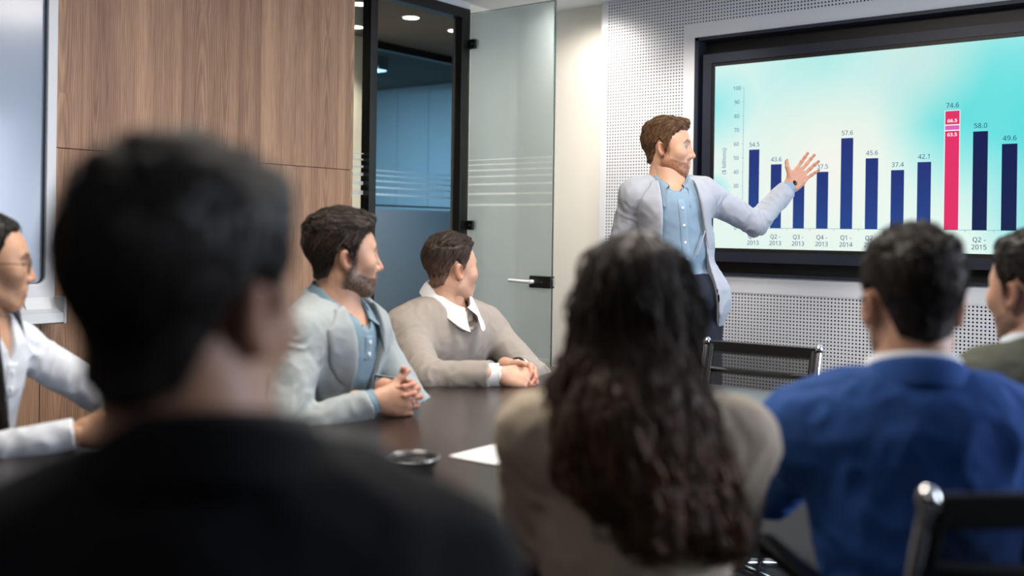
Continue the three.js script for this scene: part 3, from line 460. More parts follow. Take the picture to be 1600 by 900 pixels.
// hand in its own axes: wrist at the origin, +z along the fingers, +y the back of the hand; side +1 is a right hand (thumb towards +x)
function handGeometry(o, cell) {
  const f = new Field(), s = o.side, B = [[0.029, 0.001, 0.086], [0.0085, 0.004, 0.09], [-0.0125, 0.002, 0.086], [-0.032, -0.003, 0.077]], L = [[0.041, 0.025, 0.021], [0.046, 0.029, 0.022], [0.042, 0.027, 0.022], [0.033, 0.020, 0.019]], Rr = [0.0088, 0.009, 0.0085, 0.0074];
  f.cone([0, 0, -0.055], [0, 0, 0.006], 0.0285, 0.0245, 0.012);
  f.ell([0, -0.002, 0.045], [0.037, 0.0145, 0.05], 0.016);
  B.forEach((b, i) => f.cone([s * b[0] * 0.45, 0, 0.006], [s * b[0], b[1] - 0.003, b[2]], 0.014, 0.0108, 0.014));
  f.cone([s * 0.016, -0.008, 0.012], [s * 0.036, -0.013, 0.05], 0.017, 0.0125, 0.014).cone([s * -0.022, -0.009, 0.014], [s * -0.03, -0.008, 0.055], 0.014, 0.011, 0.014);
  B.forEach((b, i) => {
    let p = [s * b[0], b[1] - 0.003, b[2]], ang = 0; const sp = (o.spread?.[i] ?? [6, 1, -4, -10][i]) * RAD * s;
    for (let k = 0; k < 3; k++) {
      ang += o.curl[i][k] * RAD; const d = [Math.sin(sp) * Math.cos(ang), -Math.sin(ang), Math.cos(sp) * Math.cos(ang)], q = add(p, d, L[i][k]), r0 = Rr[i] * (1 - 0.09 * k), r1 = Rr[i] * (1 - 0.09 * (k + 1)) * (k === 2 ? 0.92 : 1);
      f.cone(p, q, r0, r1, k ? 0.004 : 0.006); f.ball(q, r1 * 1.04, 0.003); p = q;
    }
  });
  const T = o.thumb ?? [[0.62, -0.30, 0.72], [0.45, -0.25, 0.86]]; let p = [s * 0.03, -0.012, 0.038];
  const l = [0.046, 0.031]; T.forEach((d, k) => { const u = unit([d[0] * s, d[1], d[2]]), q = add(p, u, l[k]); f.cone(p, q, k ? 0.0105 : 0.0125, k ? 0.0085 : 0.0105, k ? 0.004 : 0.012); p = q; });
  const S = o.skin; return surface(f.fn(), [-0.095, -0.115, -0.085], [0.095, 0.06, 0.205], cell, (x, y, z, c) => { const q = sstep(0.06, 0.19, z) * 0.18 + (y < -0.012 ? 0.12 : 0), n = 1 + 0.08 * N3(x * 90, y * 90, z * 90); c[0] = S[0] * n; c[1] = S[1] * n * (1 - q); c[2] = S[2] * n * (1 - q); });
}
function handMatrix(pos, dir, dorsal) { const z = unit(dir), y = unit(sub(dorsal, z.map((v) => v * dot(z, dorsal)))), x = cross(y, z); return new THREE.Matrix4().makeBasis(V3(...x), V3(...y), V3(...z)).setPosition(...pos); }
// a patch laid on a field: grid of (x, y) points dropped along -dir, given thickness
function drape(f, nu, nv, at, dir, lift, thick, from = 0.5, fade = 0) {
  const P = [], I = [], W = nu + 1, H = nv + 1;
  for (const layer of [0, 1]) for (let j = 0; j <= nv; j++) for (let i = 0; i <= nu; i++) {
    const q = at(i / nu, j / nv); let p = add(q, dir, from), t = 0; for (let k = 0; k < 60 && t < from * 2; k++) { const d = f(...p) - 0.0005; if (d < 0.0006) break; p = add(p, dir, -d * 0.8); t += d * 0.8; }
    const edge = Math.min(i, nu - i) === 0 || Math.min(j, nv - j) === 0 ? 0.5 : 1; p = add(p, dir, layer ? -0.003 : (lift + thick * edge) * (1 - fade * Math.pow(j / nv, 4))); P.push(...p);
  }
  const q = (a, b, c, d) => I.push(a, b, c, a, c, d), o = W * H;
  for (let j = 0; j < nv; j++) for (let i = 0; i < nu; i++) { const a = j * W + i; q(a, a + 1, a + W + 1, a + W); q(o + a, o + a + W, o + a + W + 1, o + a + 1); }
  for (let i = 0; i < nu; i++) { q(i, o + i, o + i + 1, i + 1); const a = nv * W + i; q(a, a + 1, o + a + 1, o + a); }
  for (let j = 0; j < nv; j++) { const a = j * W; q(a, a + W, o + a + W, o + a); const b = a + nu; q(b, o + b, o + b + W, b + W); }
  const g = new THREE.BufferGeometry(); g.setAttribute('position', new THREE.Float32BufferAttribute(P, 3)); g.setIndex(I); g.computeVertexNormals(); return g;
}
// shirt collar round the neck: stand and fold, open at the front; angle 0 at the nape
function collarGeo(c, rx, rz, o) {
  const { gap = 0.35, h = 0.036, fall = 0.03, point = 0.035, flare = 0.016, tilt = 0.4, n = 48, thick = 0.002 } = o, P = [], I = [], prof = 6;
  for (let i = 0; i <= n; i++) {
    const t = i / n * 2 - 1, a = t * (Math.PI - gap), s = sstep(0.72, 1, Math.abs(t)), px = Math.sin(a), pz = -Math.cos(a);
    const ring = [[-0.001, 0], [-0.004, h], [0.002, h + 0.003], [flare * 0.5, h * 0.75], [flare, h - fall - point * s * 0.4], [flare + 0.006 * s, h - fall - point * s]];
    for (const [dr, y] of ring) { const X = px * (rx + dr), Z = pz * (rz + dr) * (pz > 0 ? 1 + pz * (o.front ?? 0) : 1); P.push(c[0] + X + (dr > 0.004 ? Math.sign(X) * s * 0.016 : 0), c[1] + y - (o.dip ? (Z < 0 ? tilt * (Z + rz) : tilt * rz + o.dip * Z) : tilt * (Z + rz)), c[2] + Z + (dr > 0.004 ? s * 0.012 : 0)); }
    if (i) for (let k = 0; k < prof - 1; k++) { const A = (i - 1) * prof + k, Bq = i * prof + k; I.push(A, A + 1, Bq + 1, A, Bq + 1, Bq); }
  }
  const g = new THREE.BufferGeometry(); g.setAttribute('position', new THREE.Float32BufferAttribute(P, 3)); g.setIndex(I); g.computeVertexNormals(); return g;
}
function folds(amp, seed, sy = 1) { return (x, y, z) => { const a = N3(x * 9 + seed, y * 7 * sy, z * 9), b = N3(x * 21, y * 17 * sy + seed, z * 21), c = N3(x * 42 + seed, y * 36, z * 42); return amp * ((1 - Math.abs(a) * 2.2) * 0.75 + (1 - Math.abs(b) * 2.2) * 0.4 + c * 0.14 - 0.5); }; }

// a clothed person; all places are given in the room's axes and turned into the person's own
function person(o) {
  const rand = rng(o.seed), yaw = o.yaw * RAD, root = tag(group('person', [o.base[0], 0, o.base[1]], yaw), o.label, 'person'), cy = Math.cos(yaw), sy = Math.sin(yaw);
  const L = (p) => { const x = p[0] - o.base[0], z = p[2] - o.base[1]; return [x * cy - z * sy, p[1], x * sy + z * cy]; }, D = (d) => [d[0] * cy - d[2] * sy, d[1], d[0] * sy + d[2] * cy];
  const S = o.scale ?? 1, H = L(o.head), hm = new THREE.Matrix4().makeRotationFromEuler(new THREE.Euler((o.pitch ?? 0) * RAD, (o.hyaw - o.yaw) * RAD, (o.roll ?? 0) * RAD, 'YXZ')).scale(V3(S, S, S)).setPosition(...H);
  const N = o.neck ? L(o.neck) : add(H, [0, -0.128 * S, -0.028]), hip = o.hip ? L(o.hip) : [N[0], 0.57, N[2] - 0.05], w = o.shoulder ?? 0.168, tw = (o.twist ?? 0) * RAD, cx = Math.cos(tw), cz = Math.sin(tw);
  const side = (s, out, y, z) => add(N, [s * out * cx + z * cz, y + s * (o.tilt ?? 0) * out, -s * out * cz + z * cx]);
  const J = { N, hip, sh: { L: o.shL ? L(o.shL) : side(1, w, -(o.drop ?? 0.1), 0.0), R: o.shR ? L(o.shR) : side(-1, w, -(o.drop ?? 0.1), 0.0) } };
  const arms = {};
  for (const k of ['L', 'R']) { const a = o.arms[k]; if (!a) continue; const W = L(a.wrist), E = a.elbow ? L(a.elbow) : elbow(J.sh[k], W, a.l1 ?? 0.285, a.l2 ?? 0.255, D(a.pole)); arms[k] = { S: J.sh[k], E, W, a }; }
  const girth = o.girth ?? 1, chest = add(lerp3(hip, N, 0.72), [0, 0, 0.012]), waist = lerp3(hip, N, 0.42), ry = rotInv(0, tw, 0);
  const torso = (f, e, k = 0.05) => {
    f.ell(hip, [0.165 * girth + e, 0.12 + e, 0.125 * girth + e], k).ell(waist, [0.145 * girth + e, 0.15 + e, 0.108 * girth + e], k).ell(chest, [(w - 0.01) * girth + e, 0.15 + e, 0.118 * girth + e], k, { m: ry }).ell(add(chest, [0, 0.045, -0.008]), [w * 0.95 * girth + e, 0.085 + e, 0.1 * girth + e], k, { m: ry });
    for (const s of ['L', 'R']) f.cone(add(lerp3(N, J.sh[s], 0.12), [0, -0.036, -0.012]), add(J.sh[s], [0, 0.004, 0]), 0.05 + e, (o.pad ?? 0.053) + e, k);
    return f;
  };
  const sleeve = (f, e, stop, k = 0.03, wide = 1) => { for (const s in arms) { const { S: a, E, W } = arms[s], d = unit(sub(W, E)), end = add(W, d, -stop); f.cone(a, E, 0.052 * wide + e, 0.043 * wide + e, k).cone(E, end, 0.042 * wide + e, 0.032 * wide + e, 0.022, { flat: true }); } return f; };
  // body: trunk, arms, head and hands as one mesh
  const sf = torso(new Field(), -0.012); sleeve(sf, -0.006, -0.01); const nk = applyM(hm, [0, -0.035, -0.022]);
  sf.cone(add(N, [0, -0.06, 0.0]), nk, (o.neckR ?? 0.056) + 0.006, o.neckR ?? 0.056, 0.03).cone(add(N, [0, -0.01, 0.01]), applyM(hm, [0, -0.06, 0.0]), (o.neckR ?? 0.056), (o.neckR ?? 0.056) * 0.95, 0.03);
  const sk = o.skin, flat = (x, y, z, c) => { const n = 1 + 0.07 * N3(x * 40, y * 40, z * 40); c[0] = sk[0] * n; c[1] = sk[1] * n; c[2] = sk[2] * n; };
  const bb = (ex = 0.12) => { const pts = [hip, N, J.sh.L, J.sh.R]; for (const s in arms) pts.push(arms[s].E, arms[s].W); const lo = [1e3, 1e3, 1e3], hi = [-1e3, -1e3, -1e3]; for (const p of pts) for (let i = 0; i < 3; i++) { lo[i] = Math.min(lo[i], p[i] - ex); hi[i] = Math.max(hi[i], p[i] + ex); } return [lo, hi]; };
  const [lo, hi] = bb(); hi[1] = Math.max(hi[1], H[1] - 0.04); lo[1] = Math.min(lo[1], hip[1] - 0.12);
  const parts = [surface(sf.fn(), lo, hi, 0.01, flat)];
  const hf = headField(o); hf.cone([0, -0.05, -0.02], [0, -0.13, -0.03], 0.05, 0.054, 0.03); const skullF = headField({ ...o, nose: 1 }).cone([0, -0.05, -0.022], [0, -0.14, -0.034], 0.0555, (o.neckR ?? 0.056) + 0.003, 0.03), skull = skullF.fn();
  parts.push(surface(hf.fn(), [-0.1, -0.135, -0.125], [0.1, 0.135, 0.13], o.headCell ?? 0.0028, headColor(o)).applyMatrix4(hm));
  for (const s in arms) { const h = arms[s].a.hand; if (h) parts.push(handGeometry({ ...h, side: s === 'R' ? 1 : -1, skin: sk }, h.cell ?? 0.003).applyMatrix4(handMatrix(arms[s].W, D(h.dir), D(h.dorsal)).scale(V3(o.handScale ?? 1, o.handScale ?? 1, o.handScale ?? 1)))); }
  mesh('body', mergeGeometries(parts), skinMat, root);
  if (o.eyes !== false) for (const s of [-1, 1]) {
    const g = new THREE.SphereGeometry(0.0118, 24, 18).rotateX(Math.PI / 2), p = g.attributes.position, c = new Float32Array(p.count * 3); for (let i = 0; i < p.count; i++) { const d = Math.hypot(p.getX(i), p.getY(i)), fz = p.getZ(i) > 0; const col = fz && d < 0.0025 ? [0.01, 0.01, 0.01] : fz && d < 0.0058 ? o.iris ?? [0.08, 0.05, 0.03] : [0.3, 0.28, 0.26]; c.set(col, i * 3); } g.setAttribute('color', new THREE.BufferAttribute(c, 3)); g.deleteAttribute('uv');
    mesh('eye', g.translate(s * 0.031, 0.0092, 0.0765).applyMatrix4(hm), phys(0xffffff, 0.12, { vertexColors: true, clearcoat: 0.8 }), root);
  }
  const C = { root, J, arms, torso, sleeve, hm, H, N, hip, L, D, bb: [lo, hi], rand, skull, waist, chest, w, tw, o, S };
  const hairGeo = o.makeHair ? o.makeHair(C) : shortHair(o, skull, rand).applyMatrix4(hm);
  mesh('hair', hairGeo, hairMat, root);
  // legs
  if (o.legs !== false) {
    const f = new Field(), st = o.stand, hy = hip[1], tr = o.trousers ?? 0x15171c;
    for (const s of [-1, 1]) { const a = [hip[0] + s * 0.085, hy - 0.03, hip[2]], kn = st ? [hip[0] + s * 0.095, 0.49, hip[2] + 0.03] : [hip[0] + s * 0.11, 0.5, hip[2] + 0.42], an = st ? [hip[0] + s * 0.1, 0.06, hip[2] - 0.01] : [hip[0] + s * 0.11, 0.06, hip[2] + (o.tuck ?? 0.36)]; f.cone(a, kn, 0.088, 0.062, 0.04).cone(kn, an, 0.063, 0.05, 0.03, { flat: true }); const sh = surface(new Field().ell([an[0], 0.03, an[2] + 0.06], [0.045, 0.05, 0.14], 0.02).cone([an[0], 0.04, an[2]], [an[0], 0.1, an[2] - 0.01], 0.04, 0.038, 0.03).cut((x, y) => y, 0.004).fn(), [an[0] - 0.07, -0.01, an[2] - 0.1], [an[0] + 0.07, 0.15, an[2] + 0.22], 0.01); mesh('shoe', sh, std(0x121110, 0.4), root); }
    f.ell(hip, [0.172 * girth, 0.125, 0.135 * girth], 0.05); f.disp = folds(0.004, o.seed); const fn = f.fn();
    mesh('trousers', surface((x, y, z) => Math.max(fn(x, y, z), y - (st ? hy + 0.12 : hy + 0.09)), [hip[0] - 0.26, 0.02, hip[2] - 0.22], [hip[0] + 0.26, hy + 0.16, hip[2] + 0.6], 0.012), std(tr, 0.85), root);
  }
  o.dress?.(C);
  return C;
}
function creases(C, base, amp) {                                     // cloth creased across the inside of the elbows and under the shoulders
  const A = Object.values(C.arms).map(({ S, E, W }) => ({ E, S, u: unit(sub(W, E)), v: unit(sub(S, E)), t: unit(sub(W, S)), up: unit(sub(E, S)) }));
  return (x, y, z) => { let d = base(x, y, z); for (const a of A) { const px = x - a.E[0], py = y - a.E[1], pz = z - a.E[2], r = Math.hypot(px, py, pz); if (r < 0.17) { const q = px * a.t[0] + py * a.t[1] + pz * a.t[2]; const n = N3(x * 16, y * 16, z * 16); d += amp * sstep(0.17, 0.05, r) * (0.5 - Math.abs(Math.sin(q * 62 + n * 3.2))) * (0.6 + n); } const sx = x - a.S[0], sy = y - a.S[1], sz = z - a.S[2], rs = Math.hypot(sx, sy, sz); if (rs < 0.16) { const q = sx * a.up[0] + sy * a.up[1] + sz * a.up[2], n = N3(x * 14 + 5, y * 14, z * 14); d += amp * 0.6 * sstep(0.16, 0.05, rs) * sstep(0.0, 0.05, q) * (0.5 - Math.abs(Math.sin(q * 50 + n * 4))) ; } } return d; };
}
function applyM(m, p) { const v = V3(...p).applyMatrix4(m); return [v.x, v.y, v.z]; }
// clothes
function shirt(C, color, o = {}) {
  const f = C.torso(new Field(), o.e ?? 0.002); C.sleeve(f, (o.e ?? 0.002) + 0.002, o.cuff ?? 0.006); f.cone(add(C.N, [0, -0.05, 0]), add(C.N, [0, 0.012, 0.008]), 0.074, 0.062, 0.025); f.disp = o.crease ? creases(C, folds(o.fold ?? 0.003, 3), o.crease) : folds(o.fold ?? 0.003, 3); const fn = f.fn(), y0 = o.hem ?? C.hip[1] - 0.02, top = C.N[1] + 0.014;
  const tl = o.collarShape?.dip ?? 0.28, v = o.vneck, fin = (x, y, z) => { let d = Math.max(fn(x, y, z), y0 - y, (z > C.N[2] && tl > 0.3 ? Math.hypot((x - C.N[0]) * 1.2, (z - C.N[2]) * (o.cutZ ?? 0.75)) < 0.085 : Math.hypot(x - C.N[0], z - C.N[2]) < 0.12) ? y - top + (z > C.N[2] ? tl : 0.28) * (z - C.N[2]) : -1); if (v && z > C.N[2]) d = Math.max(d, Math.min(v.w * (y - v.y) / v.h - Math.abs(x - C.N[0]), 0.05)); return d; };
  const m = std(color, 0.8, { side: THREE.DoubleSide }), b = mesh('shirt', surface(fin, [C.bb[0][0], y0 - 0.03, C.bb[0][2]], C.bb[1], o.cell ?? 0.0075), m, C.root);
  if (o.collar !== false) mesh('collar', collarGeo(add(C.N, [0, 0.016 + (o.collarY ?? 0), 0.006]), o.collarR ?? 0.071, (o.collarR ?? 0.071) * 1.03, { tilt: 0.3, ...o.collarShape }), m, b);
  return { mesh: b, fn, fin };
}
function placket(C, s, color, o = {}) {
  const g = drape(s.fn, 2, 20, (u, v) => [mix(-0.016, 0.016, u) + o.x(v), mix(o.y0, o.y1, v), 0], [0, 0, 1], 0.0015, 0.0015); mesh('placket', g, std(color, 0.8), s.mesh);
  for (let i = 0; i < (o.n ?? 5); i++) { const v = (i + 0.5) / (o.n ?? 5), p = [o.x(v), mix(o.y0, o.y1, v), 0.5]; for (let k = 0; k < 60; k++) { const d = s.fn(...p); if (d < 0.001) break; p[2] -= d * 0.8; } mesh('button', new THREE.CylinderGeometry(0.0055, 0.0055, 0.003, 16).rotateX(Math.PI / 2).translate(p[0], p[1], p[2] + 0.004), std(0xe8ecf0, 0.35), s.mesh); }
}
function jacket(C, color, o = {}) {
  const e = o.e ?? 0.014, f = C.torso(new Field(), e, 0.06); C.sleeve(f, e * 0.75, o.cuff ?? 0.022, 0.035, o.wide ?? 1.08); f.disp = creases(C, folds(o.fold ?? 0.006, o.seed ?? 1, o.sy ?? 1), o.crease ?? 0.009);
  if (o.skirt) f.ell([C.hip[0], o.hem + 0.1, C.hip[2]], [0.185 + e, 0.2, 0.14 + e], 0.06);
  const N = C.N, fn = f.fn(), y0 = o.hem ?? C.hip[1] - 0.08, V = o.open, tw = C.tw, cx = Math.cos(tw), cz = Math.sin(tw);
  const fin = (x, y, z) => {
    let d = Math.max(fn(x, y, z), y0 - y); const X = (x - N[0]) * cx - (z - N[2]) * cz, Z = (x - N[0]) * cz + (z - N[2]) * cx;
    const hole = Math.hypot(X, Z - 0.005) - 0.072; if (y > N[1] - 0.05) d = Math.max(d, -hole);
    d = Math.max(d, y - (N[1] + 0.018 - 0.3 * Z));
    if (V) { const wv = V.w(y), c = V.c ? V.c(y) : 0; d = Math.max(d, Math.min(wv - Math.abs(X - c), Z + 0.0, 0.1)); }
    return d;
  };
  const m = phys(color, 0.85, { sheen: o.sheen ?? 0.3, sheenRoughness: 0.5, sheenColor: new THREE.Color(color), specularIntensity: 0.35, side: THREE.DoubleSide }), b = mesh('jacket', surface(fin, [C.bb[0][0], y0 - 0.03, C.bb[0][2]], C.bb[1], o.cell ?? 0.007), m, C.root);
  if (o.collar !== false) mesh('collar', collarGeo(add(N, [0, 0.004 + (o.collarY ?? 0), 0.002]), 0.08, 0.084, { gap: V ? 1.15 : 0.7, h: 0.034, fall: 0.052, point: 0, flare: 0.03, tilt: 0.42 }), m, b);
  if (V && o.lapel !== false) for (const s of [-1, 1]) {
    const yt = N[1] - 0.008, yb = o.lapelTo ?? C.waist[1];
    const at = (u, v) => { const y = mix(yt, yb, v), wv = V.w(y), c = V.c ? V.c(y) : 0, wide = 0.085 * Math.pow(Math.sin(Math.PI * Math.min(1, (v * 0.8 + 0.14))), 0.7) * mix(0.6, 1, sstep(0, 0.16, v)), X = c + s * (wv + mix(-0.004, 0.008, v * v) + u * wide), zz = 0; return [N[0] + X * cx + zz * cz, y - 0.35 * u * wide * sstep(0.3, 0.1, v), N[2] - X * cz]; };
    const g = drape(fn, 8, 40, (u, v) => at(s > 0 ? u : 1 - u, v), [cz, 0, cx], 0.005, 0.005, 0.4, 1.1); mesh('lapel', g, m, b);
  }
  if (o.pocket) { const p = o.pocket, g = drape(fn, 8, 3, (u, v) => { const X = p.x + (u - 0.5) * p.w, y = p.y + (v - 0.5) * 0.018 + (u - 0.5) * p.slope; return [N[0] + X * cx, y, N[2] - X * cz]; }, [cz, 0, cx], 0.002, 0.003, 0.4); mesh('pocket', g, m, b); }
  return { mesh: b, fn, m };
}
function cuffs(C, color, stop, wide = 0, parent) { for (const s in C.arms) { if (!C.arms[s].a.hand) continue; const { E, W } = C.arms[s], d = unit(sub(W, E)), b = add(W, d, -stop), a = add(b, d, -0.05), g = new THREE.CylinderGeometry(0.0345 + wide, 0.037 + wide, 0.05, 28, 1, true).translate(0, 0.025, 0), q = new THREE.Quaternion().setFromUnitVectors(V3(0, 1, 0), V3(...d)); g.applyQuaternion(q).translate(...a); mesh('cuff', g, std(color, 0.8, { side: THREE.DoubleSide }), parent ?? C.root); } }
const heading = (deg, up = 0) => [Math.sin(deg * RAD), up, Math.cos(deg * RAD)];
const CLASP = [[64, 52, 22], [66, 54, 22], [68, 54, 22], [70, 52, 20]], RELAXED = [[22, 28, 14], [26, 30, 16], [30, 32, 16], [34, 34, 16]];
const centreLine = (C) => (y) => (C.N[1] - y) / (C.N[1] - C.hip[1]) * (C.hip[0] - C.N[0]);
const People = {};

// the standing speaker
People.speaker = person({
  seed: 11, label: 'standing bearded man in pale blue-grey blazer pointing at the bar chart with his open hand', base: [-2.11, -3.935], yaw: 45, stand: true, head: [-2.174, 1.638, -3.886], hyaw: 107, pitch: 1, neck: [-2.168, 1.505, -3.892], drop: 0.066, hip: [-2.11, 1.0, -3.935],
  skin: SKIN.fair, hairColor: [0.055, 0.026, 0.013], hairHi: [0.26, 0.15, 0.075], beardColor: [0.22, 0.078, 0.03], beard: 0.95, brow: 0.75, iris: [0.05, 0.075, 0.1], nose: 1.1, trousers: 0x161c2e, shoulder: 0.152, tilt: 0.02,
  hair: { side: 0.008, top: 0.02, front: 0.012, back: 0.003, rough: 0.004, part: -0.042, bump: 0.006 }, locks: 1700, lockLen: 0.036, lift: 0.006, comb: (x, y, z) => y > 0.085 ? (x < -0.042 ? [-0.5, -0.6, -0.5] : [0.35, 0.25, -0.9]) : [0, -0.8, -0.6],
  arms: { L: { wrist: [-1.826, 1.487, -4.384], pole: [0.1, -1, 0.1], hand: { dir: [0.47, 0.76, -0.45], dorsal: [-0.6, 0.05, -0.8], curl: [[4, 6, 4], [2, 6, 4], [6, 8, 5], [10, 10, 6]], spread: [7, 1, -6, -13], thumb: [[0.86, -0.05, 0.5], [0.72, 0.1, 0.7]], cell: 0.0024 } }, R: { wrist: [-2.30, 0.95, -3.735], pole: [-0.7, 0, -0.5], hand: { dir: [-0.02, -1, 0.02], dorsal: [-0.7, 0, 0.5], curl: RELAXED, cell: 0.005 } } },
  dress(C) {
    const s = shirt(C, 0x86a0b6, { hem: 1.02, cell: 0.007, collarShape: { gap: 0.42, point: 0.05, h: 0.036, dip: 0.65, front: 0.4 } }), c = centreLine(C);
    placket(C, s, 0x8ca6bc, { x: (v) => C.N[0] + c(mix(C.N[1] - 0.09, 1.05, v)), y0: C.N[1] - 0.09, y1: 1.05, n: 5 });
    const j = jacket(C, 0xabb0bb, { hem: 0.87, skirt: true, open: { w: (y) => mix(0.08, 0.105, clamp((C.N[1] - y) / 0.45, 0, 1)), c }, lapelTo: C.N[1] - 0.3, pocket: { x: 0.135, y: C.N[1] - 0.2, w: 0.09, slope: 0.25 }, fold: 0.0065, seed: 4, cell: 0.006 });
    cuffs(C, 0x86a0b6, -0.004, 0, s.mesh);
    const { E, W } = C.arms.L, d = unit(sub(W, E)), q = new THREE.Quaternion().setFromUnitVectors(V3(0, 1, 0), V3(...d)), wt = mesh('wristwatch', new THREE.TorusGeometry(0.0285, 0.006, 10, 40).rotateX(Math.PI / 2).scale(1, 1.7, 0.95).applyQuaternion(q).translate(...add(W, d, 0.02)), std(0x0d0e10, 0.35), C.root);
    mesh('watch_case', new THREE.CylinderGeometry(0.017, 0.017, 0.009, 28).rotateX(Math.PI / 2).translate(0, 0, -0.03).applyQuaternion(q).translate(...add(W, d, 0.02)), std(0x1a1c20, 0.2, { metalness: 0.6 }), wt);
  },
});

// three people on the far side of the table
People.greyBlazer = person({
  seed: 21, label: 'seated dark-haired bearded man in light grey blazer and blue shirt, hands clasped on table', base: [-2.36, -2.02], yaw: 103, head: [-2.240, 1.183, -2.055], hyaw: 152, pitch: 0, roll: 0,
  skin: SKIN.light, hairColor: [0.014, 0.010, 0.008], hairHi: [0.07, 0.05, 0.04], beardColor: [0.022, 0.015, 0.012], beard: 0.95, iris: [0.04, 0.025, 0.015], nose: 1.12, shoulder: 0.172,
  hair: { side: 0.01, top: 0.026, front: 0.008, back: 0.004, rough: 0.004, bump: 0.008, fade: 0.6 }, locks: 1600, lockLen: 0.045, lift: 0.006, comb: (x, y, z) => y > 0.085 ? [0.25, 0.15, -0.95] : [0, -0.75, -0.65],
  arms: { R: { wrist: [-2.012, 0.793, -1.972], pole: [-0.35, -0.45, 0.8], hand: { dir: heading(138, -0.02), dorsal: heading(48, 0.1), curl: [[38, 58, 30], [40, 58, 30], [42, 58, 30], [44, 56, 30]], spread: [10, 3, -5, -12], thumb: [[0.75, -0.2, 0.65], [0.6, -0.4, 0.7]], cell: 0.0024 } }, L: { wrist: [-2.058, 0.804, -2.096], pole: [-0.3, -0.6, -0.8], hand: { dir: heading(83, 0.0), dorsal: heading(173, 0.1), curl: [[44, 62, 34], [46, 62, 34], [48, 62, 34], [50, 60, 34]], spread: [10, 3, -5, -12], thumb: [[0.75, -0.2, 0.65], [0.5, -0.5, 0.7]], cell: 0.0024 } } },
  dress(C) {
    const s = shirt(C, 0x76909f, { cell: 0.0065, collarShape: { gap: 0.42, point: 0.05, h: 0.04, dip: 0.9, front: 0.5 } }), c = centreLine(C);
    placket(C, s, 0x7c96a6, { x: (v) => C.N[0] + c(mix(C.N[1] - 0.1, 0.885, v)), y0: C.N[1] - 0.1, y1: 0.885, n: 2 });
    jacket(C, 0x9ea6a8, { hem: 0.5, open: { w: (y) => mix(0.088, 0.046, sstep(0.02, 0.3, C.N[1] - y)), c }, lapelTo: C.N[1] - 0.24, fold: 0.006, seed: 9, cell: 0.006 });
    cuffs(C, 0x76909f, 0.0, 0, s.mesh);
  },
});
People.sweater = person({
  seed: 31, label: 'seated short-haired man in beige-grey sweater with a white shirt collar and cuff', base: [-2.58, -2.77], yaw: 76, head: [-2.488, 1.122, -2.818], hyaw: 165, pitch: 0, hip: [-2.58, 0.5, -2.78],
  skin: SKIN.fair, hairColor: [0.022, 0.014, 0.010], hairHi: [0.085, 0.058, 0.042], brow: 0.7, fadeSkin: 0.4, iris: [0.05, 0.04, 0.03], shoulder: 0.185, girth: 1.06, beard: 0.16, beardColor: [0.16, 0.09, 0.06],
  hair: { side: 0.006, top: 0.016, front: 0.006, back: 0.002, rough: 0.0035, bump: 0.005, fade: 0.35 }, locks: 1500, lockLen: 0.026, lift: 0.005, comb: (x, y, z) => y > 0.085 ? [0.1, 0.35, 0.7] : [0, -0.9, -0.4],
  arms: { R: { wrist: [-2.115, 0.783, -2.66], pole: [-0.2, -0.5, 0.9], hand: { dir: heading(140, -0.1), dorsal: heading(60, 0.9), curl: [[34, 30, 14], [38, 34, 14], [42, 36, 14], [46, 36, 14]], cell: 0.003 } }, L: { wrist: [-2.16, 0.79, -2.80], pole: [-0.2, -0.4, -0.9], hand: { dir: heading(84, -0.05), dorsal: heading(150, 0.75), curl: [[46, 40, 16], [48, 42, 16], [50, 42, 16], [52, 40, 16]], cell: 0.003 } } },
  dress(C) {
    const s = shirt(C, 0xe9eaec, { cell: 0.009, e: -0.004, collarR: 0.074, cutZ: 0.58, cuff: -0.004, fold: 0.001, collar: true, collarY: 0.03, collarShape: { gap: 0.1, h: 0.042, fall: 0.04, point: 0.004, flare: 0.03, dip: 0.6, front: 0.62 } });
    const f = C.torso(new Field(), 0.016, 0.07); C.sleeve(f, 0.016, 0.04, 0.04, 1.06); f.disp = creases(C, folds(0.005, 13), 0.006); const fn = f.fn(), N = C.N;
    const m = phys(0x999189, 0.95, { sheen: 0.5, sheenRoughness: 0.6, sheenColor: new THREE.Color(0xc8beb0) });
    const neckline = (x, y, z) => { const X = x - N[0], Z = z - N[2]; return Math.max(Math.hypot(X * 1.02, (Z - 0.015) * (Z > 0.015 ? 0.58 : 0.9)) - 0.082, (N[1] - 0.012 - (Z > 0 ? 0.48 : 0.3) * Z - y) * 0.8); };
    const b = mesh('sweater', surface((x, y, z) => Math.max(fn(x, y, z), 0.46 - y, -neckline(x, y, z), y - (N[1] + 0.03)), [C.bb[0][0], 0.43, C.bb[0][2]], C.bb[1], 0.0065), m, C.root);
    const ring = []; for (let i = 0; i < 28; i++) { const a = i / 28 * Math.PI * 2; const q = Math.cos(a), zz = 0.012 + q * (q > 0 ? 0.138 : 0.09); ring.push([N[0] + Math.sin(a) * 0.08, N[1] - 0.012 - (zz > 0 ? 0.48 : 0.3) * zz, N[2] + zz]); }
    mesh('neckband', tube(ring, 0.0085, 80, 8, true), m, b); cuffs(C, 0xf0f1f3, 0.004, 0.005, s.mesh);
  },
});
